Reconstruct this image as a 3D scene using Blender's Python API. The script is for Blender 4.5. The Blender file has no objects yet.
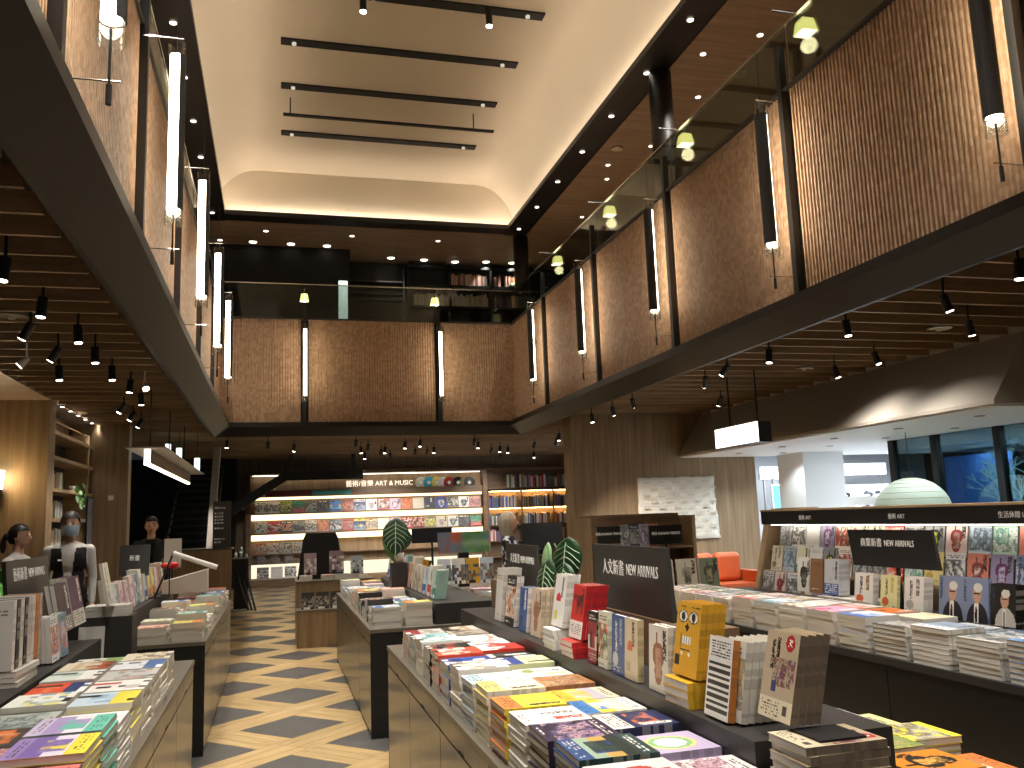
import bpy, bmesh, math, random
import numpy as np
from mathutils import Vector, Matrix, Euler
PI = math.pi
sc = bpy.context.scene
COL = sc.collection
random.seed(7)

# ------------------------------------------------------------------ camera
FPX, PITCH, YAW, ROLL, EYE = 868.63, math.radians(8.685), math.radians(15.311), math.radians(-2.0793), 1.62
_cy, _sy, _cp, _sp, _cr, _sr = math.cos(YAW), math.sin(YAW), math.cos(PITCH), math.sin(PITCH), math.cos(ROLL), math.sin(ROLL)
FWD = Vector((_sy*_cp, _cy*_cp, _sp)); _r = Vector((_cy, -_sy, 0)); _u = _r.cross(FWD)
RGT = _cr*_r + _sr*_u; UP = -_sr*_r + _cr*_u
CAM = Vector((0, 0, EYE))
cam = bpy.data.cameras.new('camera'); cam.sensor_width = 36; cam.lens = FPX*36/1024; cam.clip_start = .05; cam.clip_end = 200
camo = bpy.data.objects.new('camera', cam); COL.objects.link(camo)
camo.matrix_world = Matrix(((RGT.x, UP.x, -FWD.x, CAM.x), (RGT.y, UP.y, -FWD.y, CAM.y), (RGT.z, UP.z, -FWD.z, CAM.z), (0, 0, 0, 1)))
sc.camera = camo
def at(px, py, axis, val):
    """point on the plane axis=val seen at photo pixel (px, py)"""
    d = FWD + RGT*((px-512)/FPX) - UP*((py-384)/FPX)
    i = 'xyz'.index(axis); t = (val-CAM[i])/d[i]
    return CAM + d*t
# ------------------------------------------------------------------ world, exposure
w = bpy.data.worlds.new('world'); sc.world = w; w.use_nodes = True
w.node_tree.nodes['Background'].inputs[0].default_value = (.55, .6, .7, 1); w.node_tree.nodes['Background'].inputs[1].default_value = .02
sc.view_settings.view_transform = 'Standard'; sc.view_settings.look = 'None'; sc.view_settings.gamma = 1
sc.view_settings.use_curve_mapping = False; sc.view_settings.exposure = 0.42
sc.cycles.use_denoising = True; sc.cycles.sample_clamp_indirect = 6; sc.cycles.max_bounces = 7
sc.cycles.diffuse_bounces = 4; sc.cycles.transparent_max_bounces = 12; sc.cycles.caustics_reflective = False; sc.cycles.caustics_refractive = False

# ------------------------------------------------------------------ lamps of the hall (downlights and spots high above)
WARM = (1, .83, .63); NEUT = (1, .93, .84)
def spot(loc, tgt, power, size=60, blend=.6, col=NEUT, r=.05, name='spot_beam'):
    l = bpy.data.lights.new(name, 'SPOT'); l.energy = power; l.spot_size = math.radians(size); l.spot_blend = blend
    l.color = col; l.shadow_soft_size = r
    o = bpy.data.objects.new(name, l); COL.objects.link(o); o.location = loc
    o.rotation_euler = (Vector(tgt)-Vector(loc)).to_track_quat('-Z', 'Y').to_euler(); return o
# spotlights in the ceiling slots of the vault, aimed at the book islands, plus added fill spots
for (x, y, tx, ty) in ((1.2, 4.2, 1.2, 3.0), (3.0, 4.2, 3.6, 3.8), (.4, 4.2, -1.0, 4.0), (1.6, 7.2, 1.3, 5.2), (.6, 7.2, -1.1, 6.6),
                       (3.4, 7.2, 3.7, 5.6), (1.4, 10., 1.3, 8.6), (.5, 10., -1.1, 9.4), (2.2, 12.9, 1.0, 12.4), (.4, 12.9, .1, 9.5),
                       (3.5, 14.3, 3.7, 9.6), (1.8, 1.6, 1.3, 2.2), (.2, 1.6, -1.1, 2.6), (3.4, 1.6, 3.6, 2.6),
                       (.3, 4.2, 4.1, 4.6), (.3, 7.2, 4.1, 6.2), (3.6, 4.2, -1.1, 4.6), (3.6, 7.2, -1.1, 8.6), (.3, 1.6, 1.3, 3.4), (.3, 7.2, 1.4, 8.4),  # added cross spots, brightening the rack and the upright covers
                       (1.2, -2., 1.3, 2.4), (1.2, -2., 1.6, 6.5), (.2, -2., -1.1, 5.0), (3.2, -2., 3.6, 4.0)):  # added out of view behind the camera, to lift front-facing sides
    spot((x, y, 8.9), (tx, ty, .8), 430, 42, .85)

# ------------------------------------------------------------------ materials
def lin(c):
    if isinstance(c, str):
        c = c.lstrip('#'); c = tuple(int(c[i:i+2], 16)/255 for i in (0, 2, 4))
    return tuple(((v/12.92) if v <= .04045 else ((v+.055)/1.055)**2.4) for v in c[:3])
MATS = {}
def nt(m): return m.node_tree.nodes, m.node_tree.links
def mat(name, col, rough=.6, metal=0., noise=None, bump=None, emit=None, coat=0., spec=.5):
    """col sRGB hex. noise=(scale, amount, stretch) mottles; bump=(scale, strength)"""
    if name in MATS: return MATS[name]
    m = bpy.data.materials.new(name); m.use_nodes = True; N, L = nt(m); b = N['Principled BSDF']
    b.inputs['Base Color'].default_value = (*lin(col), 1); b.inputs['Roughness'].default_value = rough; b.inputs['Metallic'].default_value = metal
    b.inputs['Specular IOR Level'].default_value = spec
    if coat: b.inputs['Coat Weight'].default_value = coat
    if emit: b.inputs['Emission Color'].default_value = (*lin(emit[0]), 1); b.inputs['Emission Strength'].default_value = emit[1]
    tc = N.new('ShaderNodeTexCoord')
    if noise:
        mp = N.new('ShaderNodeMapping'); L.new(tc.outputs['Object'], mp.inputs[0]); mp.inputs['Scale'].default_value = noise[2] if len(noise) > 2 else (1, 1, 1)
        n = N.new('ShaderNodeTexNoise'); n.inputs['Scale'].default_value = noise[0]; n.inputs['Detail'].default_value = 5; L.new(mp.outputs[0], n.inputs[0])
        r = N.new('ShaderNodeMapRange'); r.inputs[1].default_value = .25; r.inputs[2].default_value = .75
        r.inputs[3].default_value = 1-noise[1]; r.inputs[4].default_value = 1+noise[1]; L.new(n.outputs[0], r.inputs[0])
        mx = N.new('ShaderNodeVectorMath'); mx.operation = 'SCALE'; mx.inputs[0].default_value = lin(col); L.new(r.outputs[0], mx.inputs['Scale'])
        L.new(mx.outputs[0], b.inputs['Base Color'])
    if bump:
        n2 = N.new('ShaderNodeTexNoise'); n2.inputs['Scale'].default_value = bump[0]; L.new(tc.outputs['Object'], n2.inputs[0])
        bp = N.new('ShaderNodeBump'); bp.inputs['Strength'].default_value = bump[1]; bp.inputs['Distance'].default_value = .01
        L.new(n2.outputs[0], bp.inputs['Height']); L.new(bp.outputs[0], b.inputs['Normal'])
    MATS[name] = m; return m
def emis(name, col, s):
    if name in MATS: return MATS[name]
    m = bpy.data.materials.new(name); m.use_nodes = True; N, L = nt(m); N.remove(N['Principled BSDF'])
    e = N.new('ShaderNodeEmission'); e.inputs[0].default_value = (*lin(col), 1); e.inputs[1].default_value = s
    L.new(e.outputs[0], N['Material Output'].inputs[0]); MATS[name] = m; return m
def wood(name, c1, c2, stretch, rough=.5, scale=3., rnd=.12, coat=0.):
    """grain between two colours; stretch = mapping scale, small along the grain; each board gets its own tint"""
    if name in MATS: return MATS[name]
    m = bpy.data.materials.new(name); m.use_nodes = True; N, L = nt(m); b = N['Principled BSDF']; b.inputs['Roughness'].default_value = rough
    if coat: b.inputs['Coat Weight'].default_value = coat; b.inputs['Coat Roughness'].default_value = .15
    tc = N.new('ShaderNodeTexCoord'); oi = N.new('ShaderNodeObjectInfo')
    sh = N.new('ShaderNodeVectorMath'); sh.operation = 'SCALE'; sh.inputs[0].default_value = (17, 11, 23); L.new(oi.outputs['Random'], sh.inputs['Scale'])
    ad = N.new('ShaderNodeVectorMath'); L.new(tc.outputs['Object'], ad.inputs[0]); L.new(sh.outputs[0], ad.inputs[1])
    mp = N.new('ShaderNodeMapping'); mp.inputs['Scale'].default_value = stretch; L.new(ad.outputs[0], mp.inputs[0])
    n = N.new('ShaderNodeTexNoise'); n.inputs['Scale'].default_value = scale; n.inputs['Detail'].default_value = 6; n.inputs['Roughness'].default_value = .6; L.new(mp.outputs[0], n.inputs[0])
    cr = N.new('ShaderNodeValToRGB'); cr.color_ramp.elements[0].position = .3; cr.color_ramp.elements[1].position = .7
    cr.color_ramp.elements[0].color = (*lin(c1), 1); cr.color_ramp.elements[1].color = (*lin(c2), 1); L.new(n.outputs[0], cr.inputs[0])
    r = N.new('ShaderNodeMapRange'); r.inputs[3].default_value = 1-rnd; r.inputs[4].default_value = 1+rnd; L.new(oi.outputs['Random'], r.inputs[0])
    mx = N.new('ShaderNodeVectorMath'); mx.operation = 'SCALE'; L.new(cr.outputs[0], mx.inputs[0]); L.new(r.outputs[0], mx.inputs['Scale'])
    L.new(mx.outputs[0], b.inputs['Base Color']); MATS[name] = m; return m
def glassy(name, tint, gloss=.08, rough=0.):
    if name in MATS: return MATS[name]
    m = bpy.data.materials.new(name); m.use_nodes = True; N, L = nt(m); N.remove(N['Principled BSDF'])
    t = N.new('ShaderNodeBsdfTransparent'); t.inputs[0].default_value = (*lin(tint), 1)
    g = N.new('ShaderNodeBsdfGlossy'); g.inputs['Roughness'].default_value = rough
    f = N.new('ShaderNodeFresnel'); f.inputs[0].default_value = 1.3
    a = N.new('ShaderNodeMath'); a.operation = 'ADD'; a.use_clamp = True; a.inputs[1].default_value = gloss; a.operation = 'MULTIPLY_ADD'; a.inputs[1].default_value = .5; a.inputs[2].default_value = gloss; L.new(f.outputs[0], a.inputs[0])
    mx = N.new('ShaderNodeMixShader'); L.new(a.outputs[0], mx.inputs[0]); L.new(t.outputs[0], mx.inputs[1]); L.new(g.outputs[0], mx.inputs[2])
    L.new(mx.outputs[0], N['Material Output'].inputs[0]); MATS[name] = m; return m
def cladding():
    """small stacked clay-coloured blocks, every block its own tone"""
    m = bpy.data.materials.new('cladding'); m.use_nodes = True; N, L = nt(m); b = N['Principled BSDF']; b.inputs['Roughness'].default_value = .55
    tc = N.new('ShaderNodeTexCoord'); sn = N.new('ShaderNodeVectorMath'); sn.operation = 'SNAP'; sn.inputs[1].default_value = (.05, .05, .05)
    L.new(tc.outputs['Object'], sn.inputs[0]); wn = N.new('ShaderNodeTexWhiteNoise'); L.new(sn.outputs[0], wn.inputs[0])
    cr = N.new('ShaderNodeValToRGB'); e = cr.color_ramp.elements; e[0].color = (*lin('#a58468'), 1); e[1].color = (*lin('#c0a184'), 1); L.new(wn.outputs[0], cr.inputs[0])
    L.new(cr.outputs[0], b.inputs['Base Color']); MATS['cladding'] = m; return m
def printed():
    m = bpy.data.materials.new('printed_paper'); m.use_nodes = True; N, L = nt(m); b = N['Principled BSDF']; b.inputs['Roughness'].default_value = .38
    a = N.new('ShaderNodeVertexColor'); a.layer_name = 'Col'; L.new(a.outputs[0], b.inputs['Base Color']); MATS['print'] = m; return m
def pages_mat():
    m = bpy.data.materials.new('page_edges'); m.use_nodes = True; N, L = nt(m); b = N['Principled BSDF']; b.inputs['Roughness'].default_value = .8
    tc = N.new('ShaderNodeTexCoord'); mp = N.new('ShaderNodeMapping'); mp.inputs['Scale'].default_value = (1, 1, 900); L.new(tc.outputs['Object'], mp.inputs[0])
    n = N.new('ShaderNodeTexNoise'); n.inputs['Scale'].default_value = 1; L.new(mp.outputs[0], n.inputs[0])
    cr = N.new('ShaderNodeValToRGB'); cr.color_ramp.elements[0].color = (*lin('#c9c4b8'), 1); cr.color_ramp.elements[1].color = (*lin('#efece4'), 1); L.new(n.outputs[0], cr.inputs[0])
    L.new(cr.outputs[0], b.inputs['Base Color']); MATS['pages'] = m; return m
cladding(); printed(); pages_mat()
M = dict(
    black=mat('black_metal', '#151413', .45), blk2=mat('matte_black', '#0d0c0b', .7), bronze=mat('dark_bronze', '#2a2521', .5, .1),
    beam=mat('beam_paint', '#1a1411', .42, spec=.25), cream=mat('cream_plaster', '#d6ccba', .8, noise=(.5, .04)), white=mat('white_paint', '#e4e2dc', .6),
    grey=mat('grey_plaster', '#bcb4a8', .8, noise=(.7, .05)), dkgrey=mat('dark_grey', '#2b2a29', .55), steel=mat('steel', '#a9a9a6', .3, .8),
    chrome=mat('chrome', '#d9d6cf', .18, 1.), tile=mat('slate_tile', '#504f4d', .45, noise=(4, .22, (1, 3, 1))),
    grout=mat('floor_bed', '#3a352e', .8), oak=wood('oak_plank', '#a2875a', '#c9ae7e', (1.2, 14, 1), .4, 2.5, .1, .2),
    slat=wood('slat_wood', '#917658', '#b39472', (1, 12, 12), .5, 2., .12), wall=wood('wall_veneer', '#7d674c', '#a68d6d', (9, 9, .5), .5, 1.4, .04),
    soffit=wood('soffit_veneer', '#857365', '#a8937f', (.6, 8, 1), .45, 1.2, .03), case=wood('case_wood', '#6a5541', '#8a7055', (1, 1, 10), .5, 2., .05),
    pale=wood('pale_wood', '#a48a68', '#bda27c', (1, 8, 8), .5, 2., .05), front=wood('cabinet_laminate', '#3d372c', '#554c3c', (7, 7, .7), .3, 1.6, .06, .3),
    top=mat('worktop_laminate', '#6d675c', .35, noise=(3, .08)), riser=mat('riser_charcoal', '#33312f', .5), sign=mat('sign_grey', '#3a3835', .42, .1),
    signb=mat('sign_black', '#121315', .4), clad=MATS['cladding'], prn=MATS['print'], pg=MATS['pages'],
    glass=glassy('rail_glass', '#d6dbd6', .03), clear=glassy('clear_tube', '#eef0ec', .12, .1), shop=glassy('shop_glass', '#8fa3a8', .06),
    tube=emis('tube_light', '#fff0d4', 15.), cove=emis('cove_led', '#ffe8cf', 25.), shelf=emis('shelf_led', '#ffe2ae', 2.0), lens=emis('lamp_lens', '#fff4e2', 14.), slotl=emis('slot_lens', '#fff0d8', .5),
    shade=emis('lantern_shade', '#f6e98c', 2.4), shadeb=emis('lantern_diffuser', '#fff6d0', 6.), dimlens=emis('dim_lens', '#fff0dc', 4.), box=emis('lightbox', '#fff8ea', 2.6), linear=emis('linear_led', '#fff3dd', 3.5),
    txt=mat('lettering_white', '#e9e6de', .5, emit=('#e9e6de', .12)), txtlit=mat('lettering_lit', '#fffaf0', .5, emit=('#fff4dd', .9)),
)
# ------------------------------------------------------------------ mesh helpers
class MB:
    def __init__(s): s.v = []; s.f = []; s.m = []
    def add(s, vs, fs, mi=0):
        n = len(s.v); s.v += [tuple(v) for v in vs]; s.f += [tuple(i+n for i in f) for f in fs]; s.m += [mi]*len(fs); return s
    def box(s, a, b, mi=0, M4=None):
        (x0, y0, z0), (x1, y1, z1) = a, b
        vs = [Vector(p) for p in ((x0,y0,z0),(x1,y0,z0),(x1,y1,z0),(x0,y1,z0),(x0,y0,z1),(x1,y0,z1),(x1,y1,z1),(x0,y1,z1))]
        if M4 is not None: vs = [M4 @ v for v in vs]
        return s.add(vs, ((3,2,1,0),(4,5,6,7),(0,1,5,4),(1,2,6,5),(2,3,7,6),(3,0,4,7)), mi)
    def prism(s, poly, d0, d1, axis='y', mi=0):
        """extrude a 2-D outline along an axis; poly is (x,z) for y, (y,z) for x, (x,y) for z"""
        mk = {'y': lambda p, d: (p[0], d, p[1]), 'x': lambda p, d: (d, p[0], p[1]), 'z': lambda p, d: (p[0], p[1], d)}[axis]
        n = len(poly); vs = [mk(p, d0) for p in poly]+[mk(p, d1) for p in poly]
        return s.add(vs, [tuple(range(n)), tuple(range(2*n-1, n-1, -1))]+[(i, i+n, (i+1) % n+n, (i+1) % n) for i in range(n)], mi)
    def tube(s, p0, p1, r0, r1=None, n=10, mi=0, caps=True):
        r1 = r0 if r1 is None else r1; p0, p1 = Vector(p0), Vector(p1); q = (p1-p0).to_track_quat('Z', 'Y')
        vs = []
        for p, r in ((p0, r0), (p1, r1)):
            vs += [p+q @ Vector((r*math.cos(2*PI*i/n), r*math.sin(2*PI*i/n), 0)) for i in range(n)]
        fs = [(i, (i+1) % n, (i+1) % n+n, i+n) for i in range(n)]
        if caps: fs += [tuple(range(n-1, -1, -1)), tuple(range(n, 2*n))]
        return s.add(vs, fs, mi)
    def ball(s, c, r, n=10, k=7, mi=0):
        r = (r, r, r) if not isinstance(r, (tuple, list)) else r; vs = []; fs = []
        for j in range(k+1):
            th = PI*j/k
            vs += [(c[0]+r[0]*math.sin(th)*math.cos(2*PI*i/n), c[1]+r[1]*math.sin(th)*math.sin(2*PI*i/n), c[2]+r[2]*math.cos(th)) for i in range(n)]
        for j in range(k):
            fs += [(j*n+i, (j+1)*n+i, (j+1)*n+(i+1) % n, j*n+(i+1) % n) for i in range(n)]
        return s.add(vs, fs, mi)
    def build(s, name, mats, parent=None, smooth=False, org=None):
        me = bpy.data.meshes.new(name)
        vs = s.v if org is None else [(a-org[0], b-org[1], c-org[2]) for a, b, c in s.v]
        me.from_pydata(vs, [], s.f)
        for m in (mats if isinstance(mats, (list, tuple)) else [mats]): me.materials.append(m)
        if max(s.m, default=0): me.polygons.foreach_set('material_index', s.m)
        if smooth: me.polygons.foreach_set('use_smooth', [True]*len(s.f))
        me.update()
        return link(name, me, parent, org)
def link(name, me, parent=None, loc=None):
    o = bpy.data.objects.new(name, me); COL.objects.link(o)
    if parent is not None: o.parent = parent
    if loc is not None: o.location = loc
    return o
def tag(o, label, cat, group=None, kind=None):
    o['label'] = label; o['category'] = cat
    if group: o['group'] = group
    if kind: o['kind'] = kind
    return o
def struct(o, label, cat): return tag(o, label, cat, None, 'structure')
def empty(name, loc=(0, 0, 0), rz=0.):
    o = bpy.data.objects.new(name, None); COL.objects.link(o); o.location = loc; o.rotation_euler = (0, 0, rz); o.empty_display_size = .1; return o
def copy_tree(o, parent=None):
    c = o.copy(); COL.objects.link(c); c.parent = parent
    for ch in o.children: copy_tree(ch, c)
    return c
def B(name, a, b, m, parent=None, org=None): return MB().box(a, b).build(name, m, parent, False, org)
def text(name, s, size, M4, m, parent, align='LEFT', depth=.002, sx=1.):
    """flat raised lettering: local x along the line, y up, z out of the board; M4 in the parent's space"""
    cu = bpy.data.curves.new(name, 'FONT'); cu.body = s; cu.size = size; cu.align_x = align; cu.extrude = depth; cu.resolution_u = 2
    t = bpy.data.objects.new(name, cu); COL.objects.link(t); bpy.context.view_layer.update()
    dg = bpy.context.evaluated_depsgraph_get(); me = bpy.data.meshes.new_from_object(t.evaluated_get(dg)); bpy.data.objects.remove(t)
    me.transform(Matrix.Diagonal((sx, 1, 1, 1))); me.materials.clear(); me.materials.append(m)
    o = link(name, me, parent); o.matrix_local = M4; return o
def frame(o, ex, ey):
    """matrix from origin and the two in-plane directions"""
    ex = Vector(ex).normalized(); ey = Vector(ey).normalized(); ez = ex.cross(ey).normalized(); ey = ez.cross(ex)
    return Matrix(((ex.x, ey.x, ez.x, o[0]), (ex.y, ey.y, ez.y, o[1]), (ex.z, ey.z, ez.z, o[2]), (0, 0, 0, 1)))

# ================================================================== STRUCTURE
YS = [4.27+2.64*i for i in range(-1, 5)]           # bay lines of the balcony: posts and tube lamps
XL, XR, YB = -1.08, 4.76, 17.1                      # planes of the ribbed balcony fronts
ZP0, ZP1, ZRAIL = 3.50, 5.58, 6.30
# ---- floor: slate diamonds in a lattice of oak planks
fl = B('floor', (-6, -3, -.06), (16, 27, -.006), M['grout']); struct(fl, 'floor of grey slate diamonds set in a lattice of pale oak planks', 'floor')
PIT, HD = 1.325, .415
ax = Vector((.037, 1, 0)).normalized(); bx = Vector((ax.y, -ax.x, 0))
O0 = Vector((.14, 7.63, 0)); dA = (ax+bx).normalized(); dB = (ax-bx).normalized(); side = HD*math.sqrt(2)-.004; cell = PIT/math.sqrt(2); sw = cell-HD*math.sqrt(2)
tile_me = MB().box((-side/2, -side/2, -.006), (side/2, side/2, 0)).build('tile', M['tile']); tile_mesh = tile_me.data; bpy.data.objects.remove(tile_me)
pw = sw/3
def plank_mesh(L):
    o = MB().box((-L/2, -pw/2+.0015, -.006), (L/2, pw/2-.0015, .0004)).build('plank', M['oak']); m = o.data; bpy.data.objects.remove(o); return m
pl_long, pl_short = plank_mesh(cell-.002), plank_mesh(HD*math.sqrt(2)-.002)
far = MB(); nt_, np_ = 0, 0
for i in range(-14, 24):
    for j in range(-14, 24):
        c = O0+dA*(cell*i)+dB*(cell*j)
        if not (-3.2 < c.x < 9 and 1.0 < c.y < 25.2): continue
        lane = (-.95 < c.x < 1.25 and c.y > 5.2 and c.y < 17) or (2.0 < c.x < 3.4 and 2 < c.y < 11)
        rz = math.atan2(dA.y, dA.x)
        if lane:
            t = link('tile', tile_mesh, fl, c); t.rotation_euler.z = rz; nt_ += 1
            for k in (-1, 0, 1):
                p = link('plank', pl_long, fl, c+dB*(cell/2+0)+dB*(pw*k)); p.rotation_euler.z = rz
                q = link('plank', pl_short, fl, c+dA*(cell/2)+dA*(pw*k)); q.rotation_euler.z = math.atan2(dB.y, dB.x); np_ += 2
        else:
            R4 = Matrix.Translation(c) @ Matrix.Rotation(rz, 4, 'Z'); h = side/2
            far.box((-h, -h, -.006), (h, h, 0), 0, R4)
            for k in (-1, 0, 1):
                y = cell/2+pw*k; far.box((-cell/2+.001, y-pw/2+.0015, -.006), (cell/2-.001, y+pw/2-.0015, .0004), 1, R4)
                far.box((y-pw/2+.0015, -h, -.006), (y+pw/2-.0015, h, .0004), 1, R4)
o = far.build('paving', [M['tile'], M['oak']], fl); o['kind'] = 'stuff'

# ---- walls of the lower hall
wb = B('wall_back', (-3.2, 25.0, 0), (9.2, 25.2, 3.75), M['wall']); struct(wb, 'wood veneer end wall behind the record shelves', 'wall')
wl = empty('wall_left'); struct(wl, 'wood clad side wall with a lit shelf niche and two broad piers', 'wall')
B('pier', (-6, 13.05, 0), (-3.0, 13.35, 3.43), M['wall'], wl); B('pier', (-3.35, 16.1, 0), (-2.45, 16.4, 3.43), M['wall'], wl)
B('niche_back', (-3.5, 13.35, 0), (-3.4, 16.1, 3.43), M['wall'], wl); B('side_wall', (-6, 16.4, 0), (-3.0, 16.6, 3.43), M['wall'], wl)
B('side_wall', (-6.1, -3, 0), (-6, 13.05, 3.43), M['wall'], wl)
B('soffit', (-6, -3, 3.43), (-3.0, 16.6, 3.5), M['soffit'], wl)
wr = empty('wall_right'); struct(wr, 'broad wood veneer pier carrying a paper map', 'wall')
B('veneer_face', (5.2, 15.0, 0), (8.9, 15.5, 3.43), M['wall'], wr)
# lowered bulkhead towards the mall
bk = MB(); bk.prism([(7.84, 3.75), (7.84, 3.42), (7.3, 2.66), (7.3, 2.62), (13, 2.62), (13, 3.75)], 7.45, 15.0)
o = bk.build('wall_bulkhead', M['grey']); struct(o, 'grey plaster bulkhead with a sloping face over the shop front', 'wall')
o2 = MB().box((7.34, 7.5, 2.60), (12.9, 14.98, 2.619)).build('ceiling_panel', M['white'], o)
# ---- slatted ceiling
ce = B('ceiling', (-6, -3, 3.72), (13, 25.1, 3.78), M['blk2']); 
bpy.data.objects.remove(ce)
ce = empty('ceiling'); struct(ce, 'lower ceiling of spaced brown timber slats under a black void', 'ceiling')
for a, b in (((-6, -3, 3.72), (-1.21, 17.5, 3.78)), ((4.9, -3, 3.72), (13, 17.5, 3.78)), ((-6, 17.25, 3.72), (13, 25.1, 3.78))): B('void_deck', a, b, M['blk2'], ce)
def slat(x0, x1, y):
    MB().box((x0, -.016, 0), (x1, .016, .13)).build('slat', M['slat'], ce, False).location = (0, y, 3.42)
y = 4.86-.407*10
while y < 25:
    if y < 17.15: slat(-2.98, -1.29, y); slat(4.98, 7.84, y) if y < 15 else slat(4.98, 8.9, y)
    else: slat(-2.98, 8.9, y)
    y += .407
# ---- edge beams round the void
def beam(name, sgn, X, label):
    P = [(0, 3.30), (.03, 3.30), (.309, 3.45), (.309, 3.543), (.05, 3.56), (-.04, 3.72), (-.04, 3.34), (-.012, 3.30)]
    o = MB().prism([(X-sgn*p, z) for p, z in P] if sgn else P, -3, 17.2).build(name, M['beam']); return struct(o, label, 'beam')
beam('trim_1', -1, -1.16, 'dark bronze edge beam under the balcony front, stair side')
beam('trim_2', 1, 4.87, 'dark bronze edge beam under the balcony front, shop front side')
P = [(0, 3.30), (.03, 3.30), (.309, 3.45), (.309, 3.543), (.05, 3.56), (-.04, 3.72), (-.04, 3.34), (-.012, 3.30)]
struct(MB().prism([(17.2-p, z) for p, z in P], -1.16, 4.87, 'x').build('trim_3', M['beam']), 'dark bronze edge beam across the end balcony', 'beam')
# ---- ribbed balcony fronts
def ribbed(name, a, b, z0, z1, parent, inward, flip):
    """panel from a to b (plan points); ribs proud towards 'inward'"""
    a, b, inward = Vector(a), Vector(b), Vector(inward); L = (b-a).length; d = (b-a)/L; n = max(2, int(L/.05)); vs = []; fs = []
    prof = ((0, 0), (.12, .004), (.3, .026), (.7, .026), (.88, .004))
    pts = [(L*(i+t)/n, h) for i in range(n) for t, h in prof]+[(L, 0)]
    for z in (z0, z1): vs += [(*(a+d*s+inward*h).to_2d(), z) for s, h in pts]
    k = len(pts); fs = [((i, i+k, i+k+1, i+1) if flip else (i, i+1, i+k+1, i+k)) for i in range(k-1)]
    m = MB().add(vs, fs)
    back = [(a-inward*.03), (b-inward*.03)]
    m.add([(back[0].x, back[0].y, z0), (back[1].x, back[1].y, z0), (back[1].x, back[1].y, z1), (back[0].x, back[0].y, z1), (a.x, a.y, z1), (b.x, b.y, z1)], [(0, 1, 2, 3), (3, 2, 5, 4)])
    return m.build(name, M['clad'], parent)
def posts_and_caps(parent, pts, inward, zt=6.05):
    for p in pts:
        q = Vector((*p, 0))+Vector(inward)*.05
        B('post', (q.x-.035, q.y-.035, 3.54), (q.x+.035, q.y+.035, zt), M['black'], parent)
for nm, X, inw, flip, lab in (('wall_balcony_left', XL, (1, 0, 0), True, 'ribbed clay coloured balcony front, stair side'), ('wall_balcony_right', XR, (-1, 0, 0), False, 'ribbed clay coloured balcony front, shop front side')):
    e = empty(nm); struct(e, lab, 'balcony')
    edges = [-2]+YS+[YB]
    for a, b in zip(edges[:-1], edges[1:]): ribbed('ribbed_panel', (X, a+.07, 0), (X, b-(.07 if b < YB else 0), 0), ZP0, ZP1, e, inw, flip)
    s = inw[0]
    B('backing', (min(X-s*.04, X-s*.12), -2, ZP0), (max(X-s*.04, X-s*.12), YB+.1, ZP1-.02), M['blk2'], e)
    B('capping', (X-.07, -2, ZP1), (X+.05 if s > 0 else X+.07, YB+.06, ZP1+.03), M['bronze'], e)
    posts_and_caps(e, [(X, y) for y in YS], inw)
    for a, b in zip(edges[:-1], edges[1:]): B('rail_glass', (X-s*.05-.006, a+.02, ZP1+.03), (X-s*.05+.006, b-.02, ZRAIL), M['glass'], e)
    B('rail', (X-s*.05-.014, -2, ZRAIL), (X-s*.05+.014, YB, ZRAIL+.02), M['chrome'], e)
e = empty('wall_balcony_back'); struct(e, 'ribbed clay coloured front of the end balcony', 'balcony')
XB = [.515, 3.15]
ed = [XL]+XB+[XR]
for a, b in zip(ed[:-1], ed[1:]):
    ribbed('ribbed_panel', (a+(.07 if a > XL else 0), YB, 0), (b-(.07 if b < XR else 0), YB, 0), ZP0, ZP1, e, (0, -1, 0), False)
    B('rail_glass', (a+.02, YB+.044, ZP1+.03), (b-.02, YB+.056, ZRAIL), M['glass'], e)
B('backing', (XL, YB+.04, ZP0), (XR, YB+.12, ZP1-.02), M['blk2'], e); B('capping', (XL, YB-.04, ZP1), (XR, YB+.07, ZP1+.03), M['bronze'], e)
B('rail', (XL, YB+.036, ZRAIL), (XR, YB+.064, ZRAIL+.02), M['chrome'], e); posts_and_caps(e, [(x, YB) for x in XB], (0, -1, 0), 5.9)
# ---- upper floor: slab, walls, soffit
uf = empty('floor_upper'); struct(uf, 'dark upper gallery floor behind the balcony fronts', 'floor')
for a, b in (((-6, -3, 3.8), (XL-.13, 21.2, 5.2)), ((XR+.13, -3, 3.8), (13, 21.2, 5.2)), ((XL-.13, YB+.13, 3.8), (XR+.13, 21.2, 5.2))): B('slab', a, b, M['blk2'], uf); B('boards', (a[0], a[1], 5.2), (b[0], b[1], 5.21), M['case'], uf)  # mid-brown boards laid over the black slab so bounce brightens the soffit
uw = empty('wall_upper'); struct(uw, 'dark upper gallery walls', 'wall')
B('back_panel', (-6, 21.2, 5.2), (13, 21.4, 8.1), M['dkgrey'], uw); B('dark_block', (-4.0, 20.2, 5.21), (1.66, 21.2, 8.04), M['blk2'], uw); B('side_panel', (-4.2, -3, 5.2), (-4.0, 21.2, 8.1), M['blk2'], uw); B('side_panel', (10, -3, 5.2), (10.2, 21.2, 8.1), M['dkgrey'], uw)
us = empty('ceiling_soffit'); struct(us, 'wood veneer soffit of the upper gallery', 'ceiling')
B('veneer', (5.48, -3, 8.04), (10.2, 21.2, 8.1), M['soffit'], us); B('veneer', (-1.55, 18.43, 8.04), (5.48, 21.2, 8.1), M['soffit'], us); B('veneer', (-4.2, -3, 8.04), (-1.55, 21.2, 8.1), M['soffit'], us)
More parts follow.
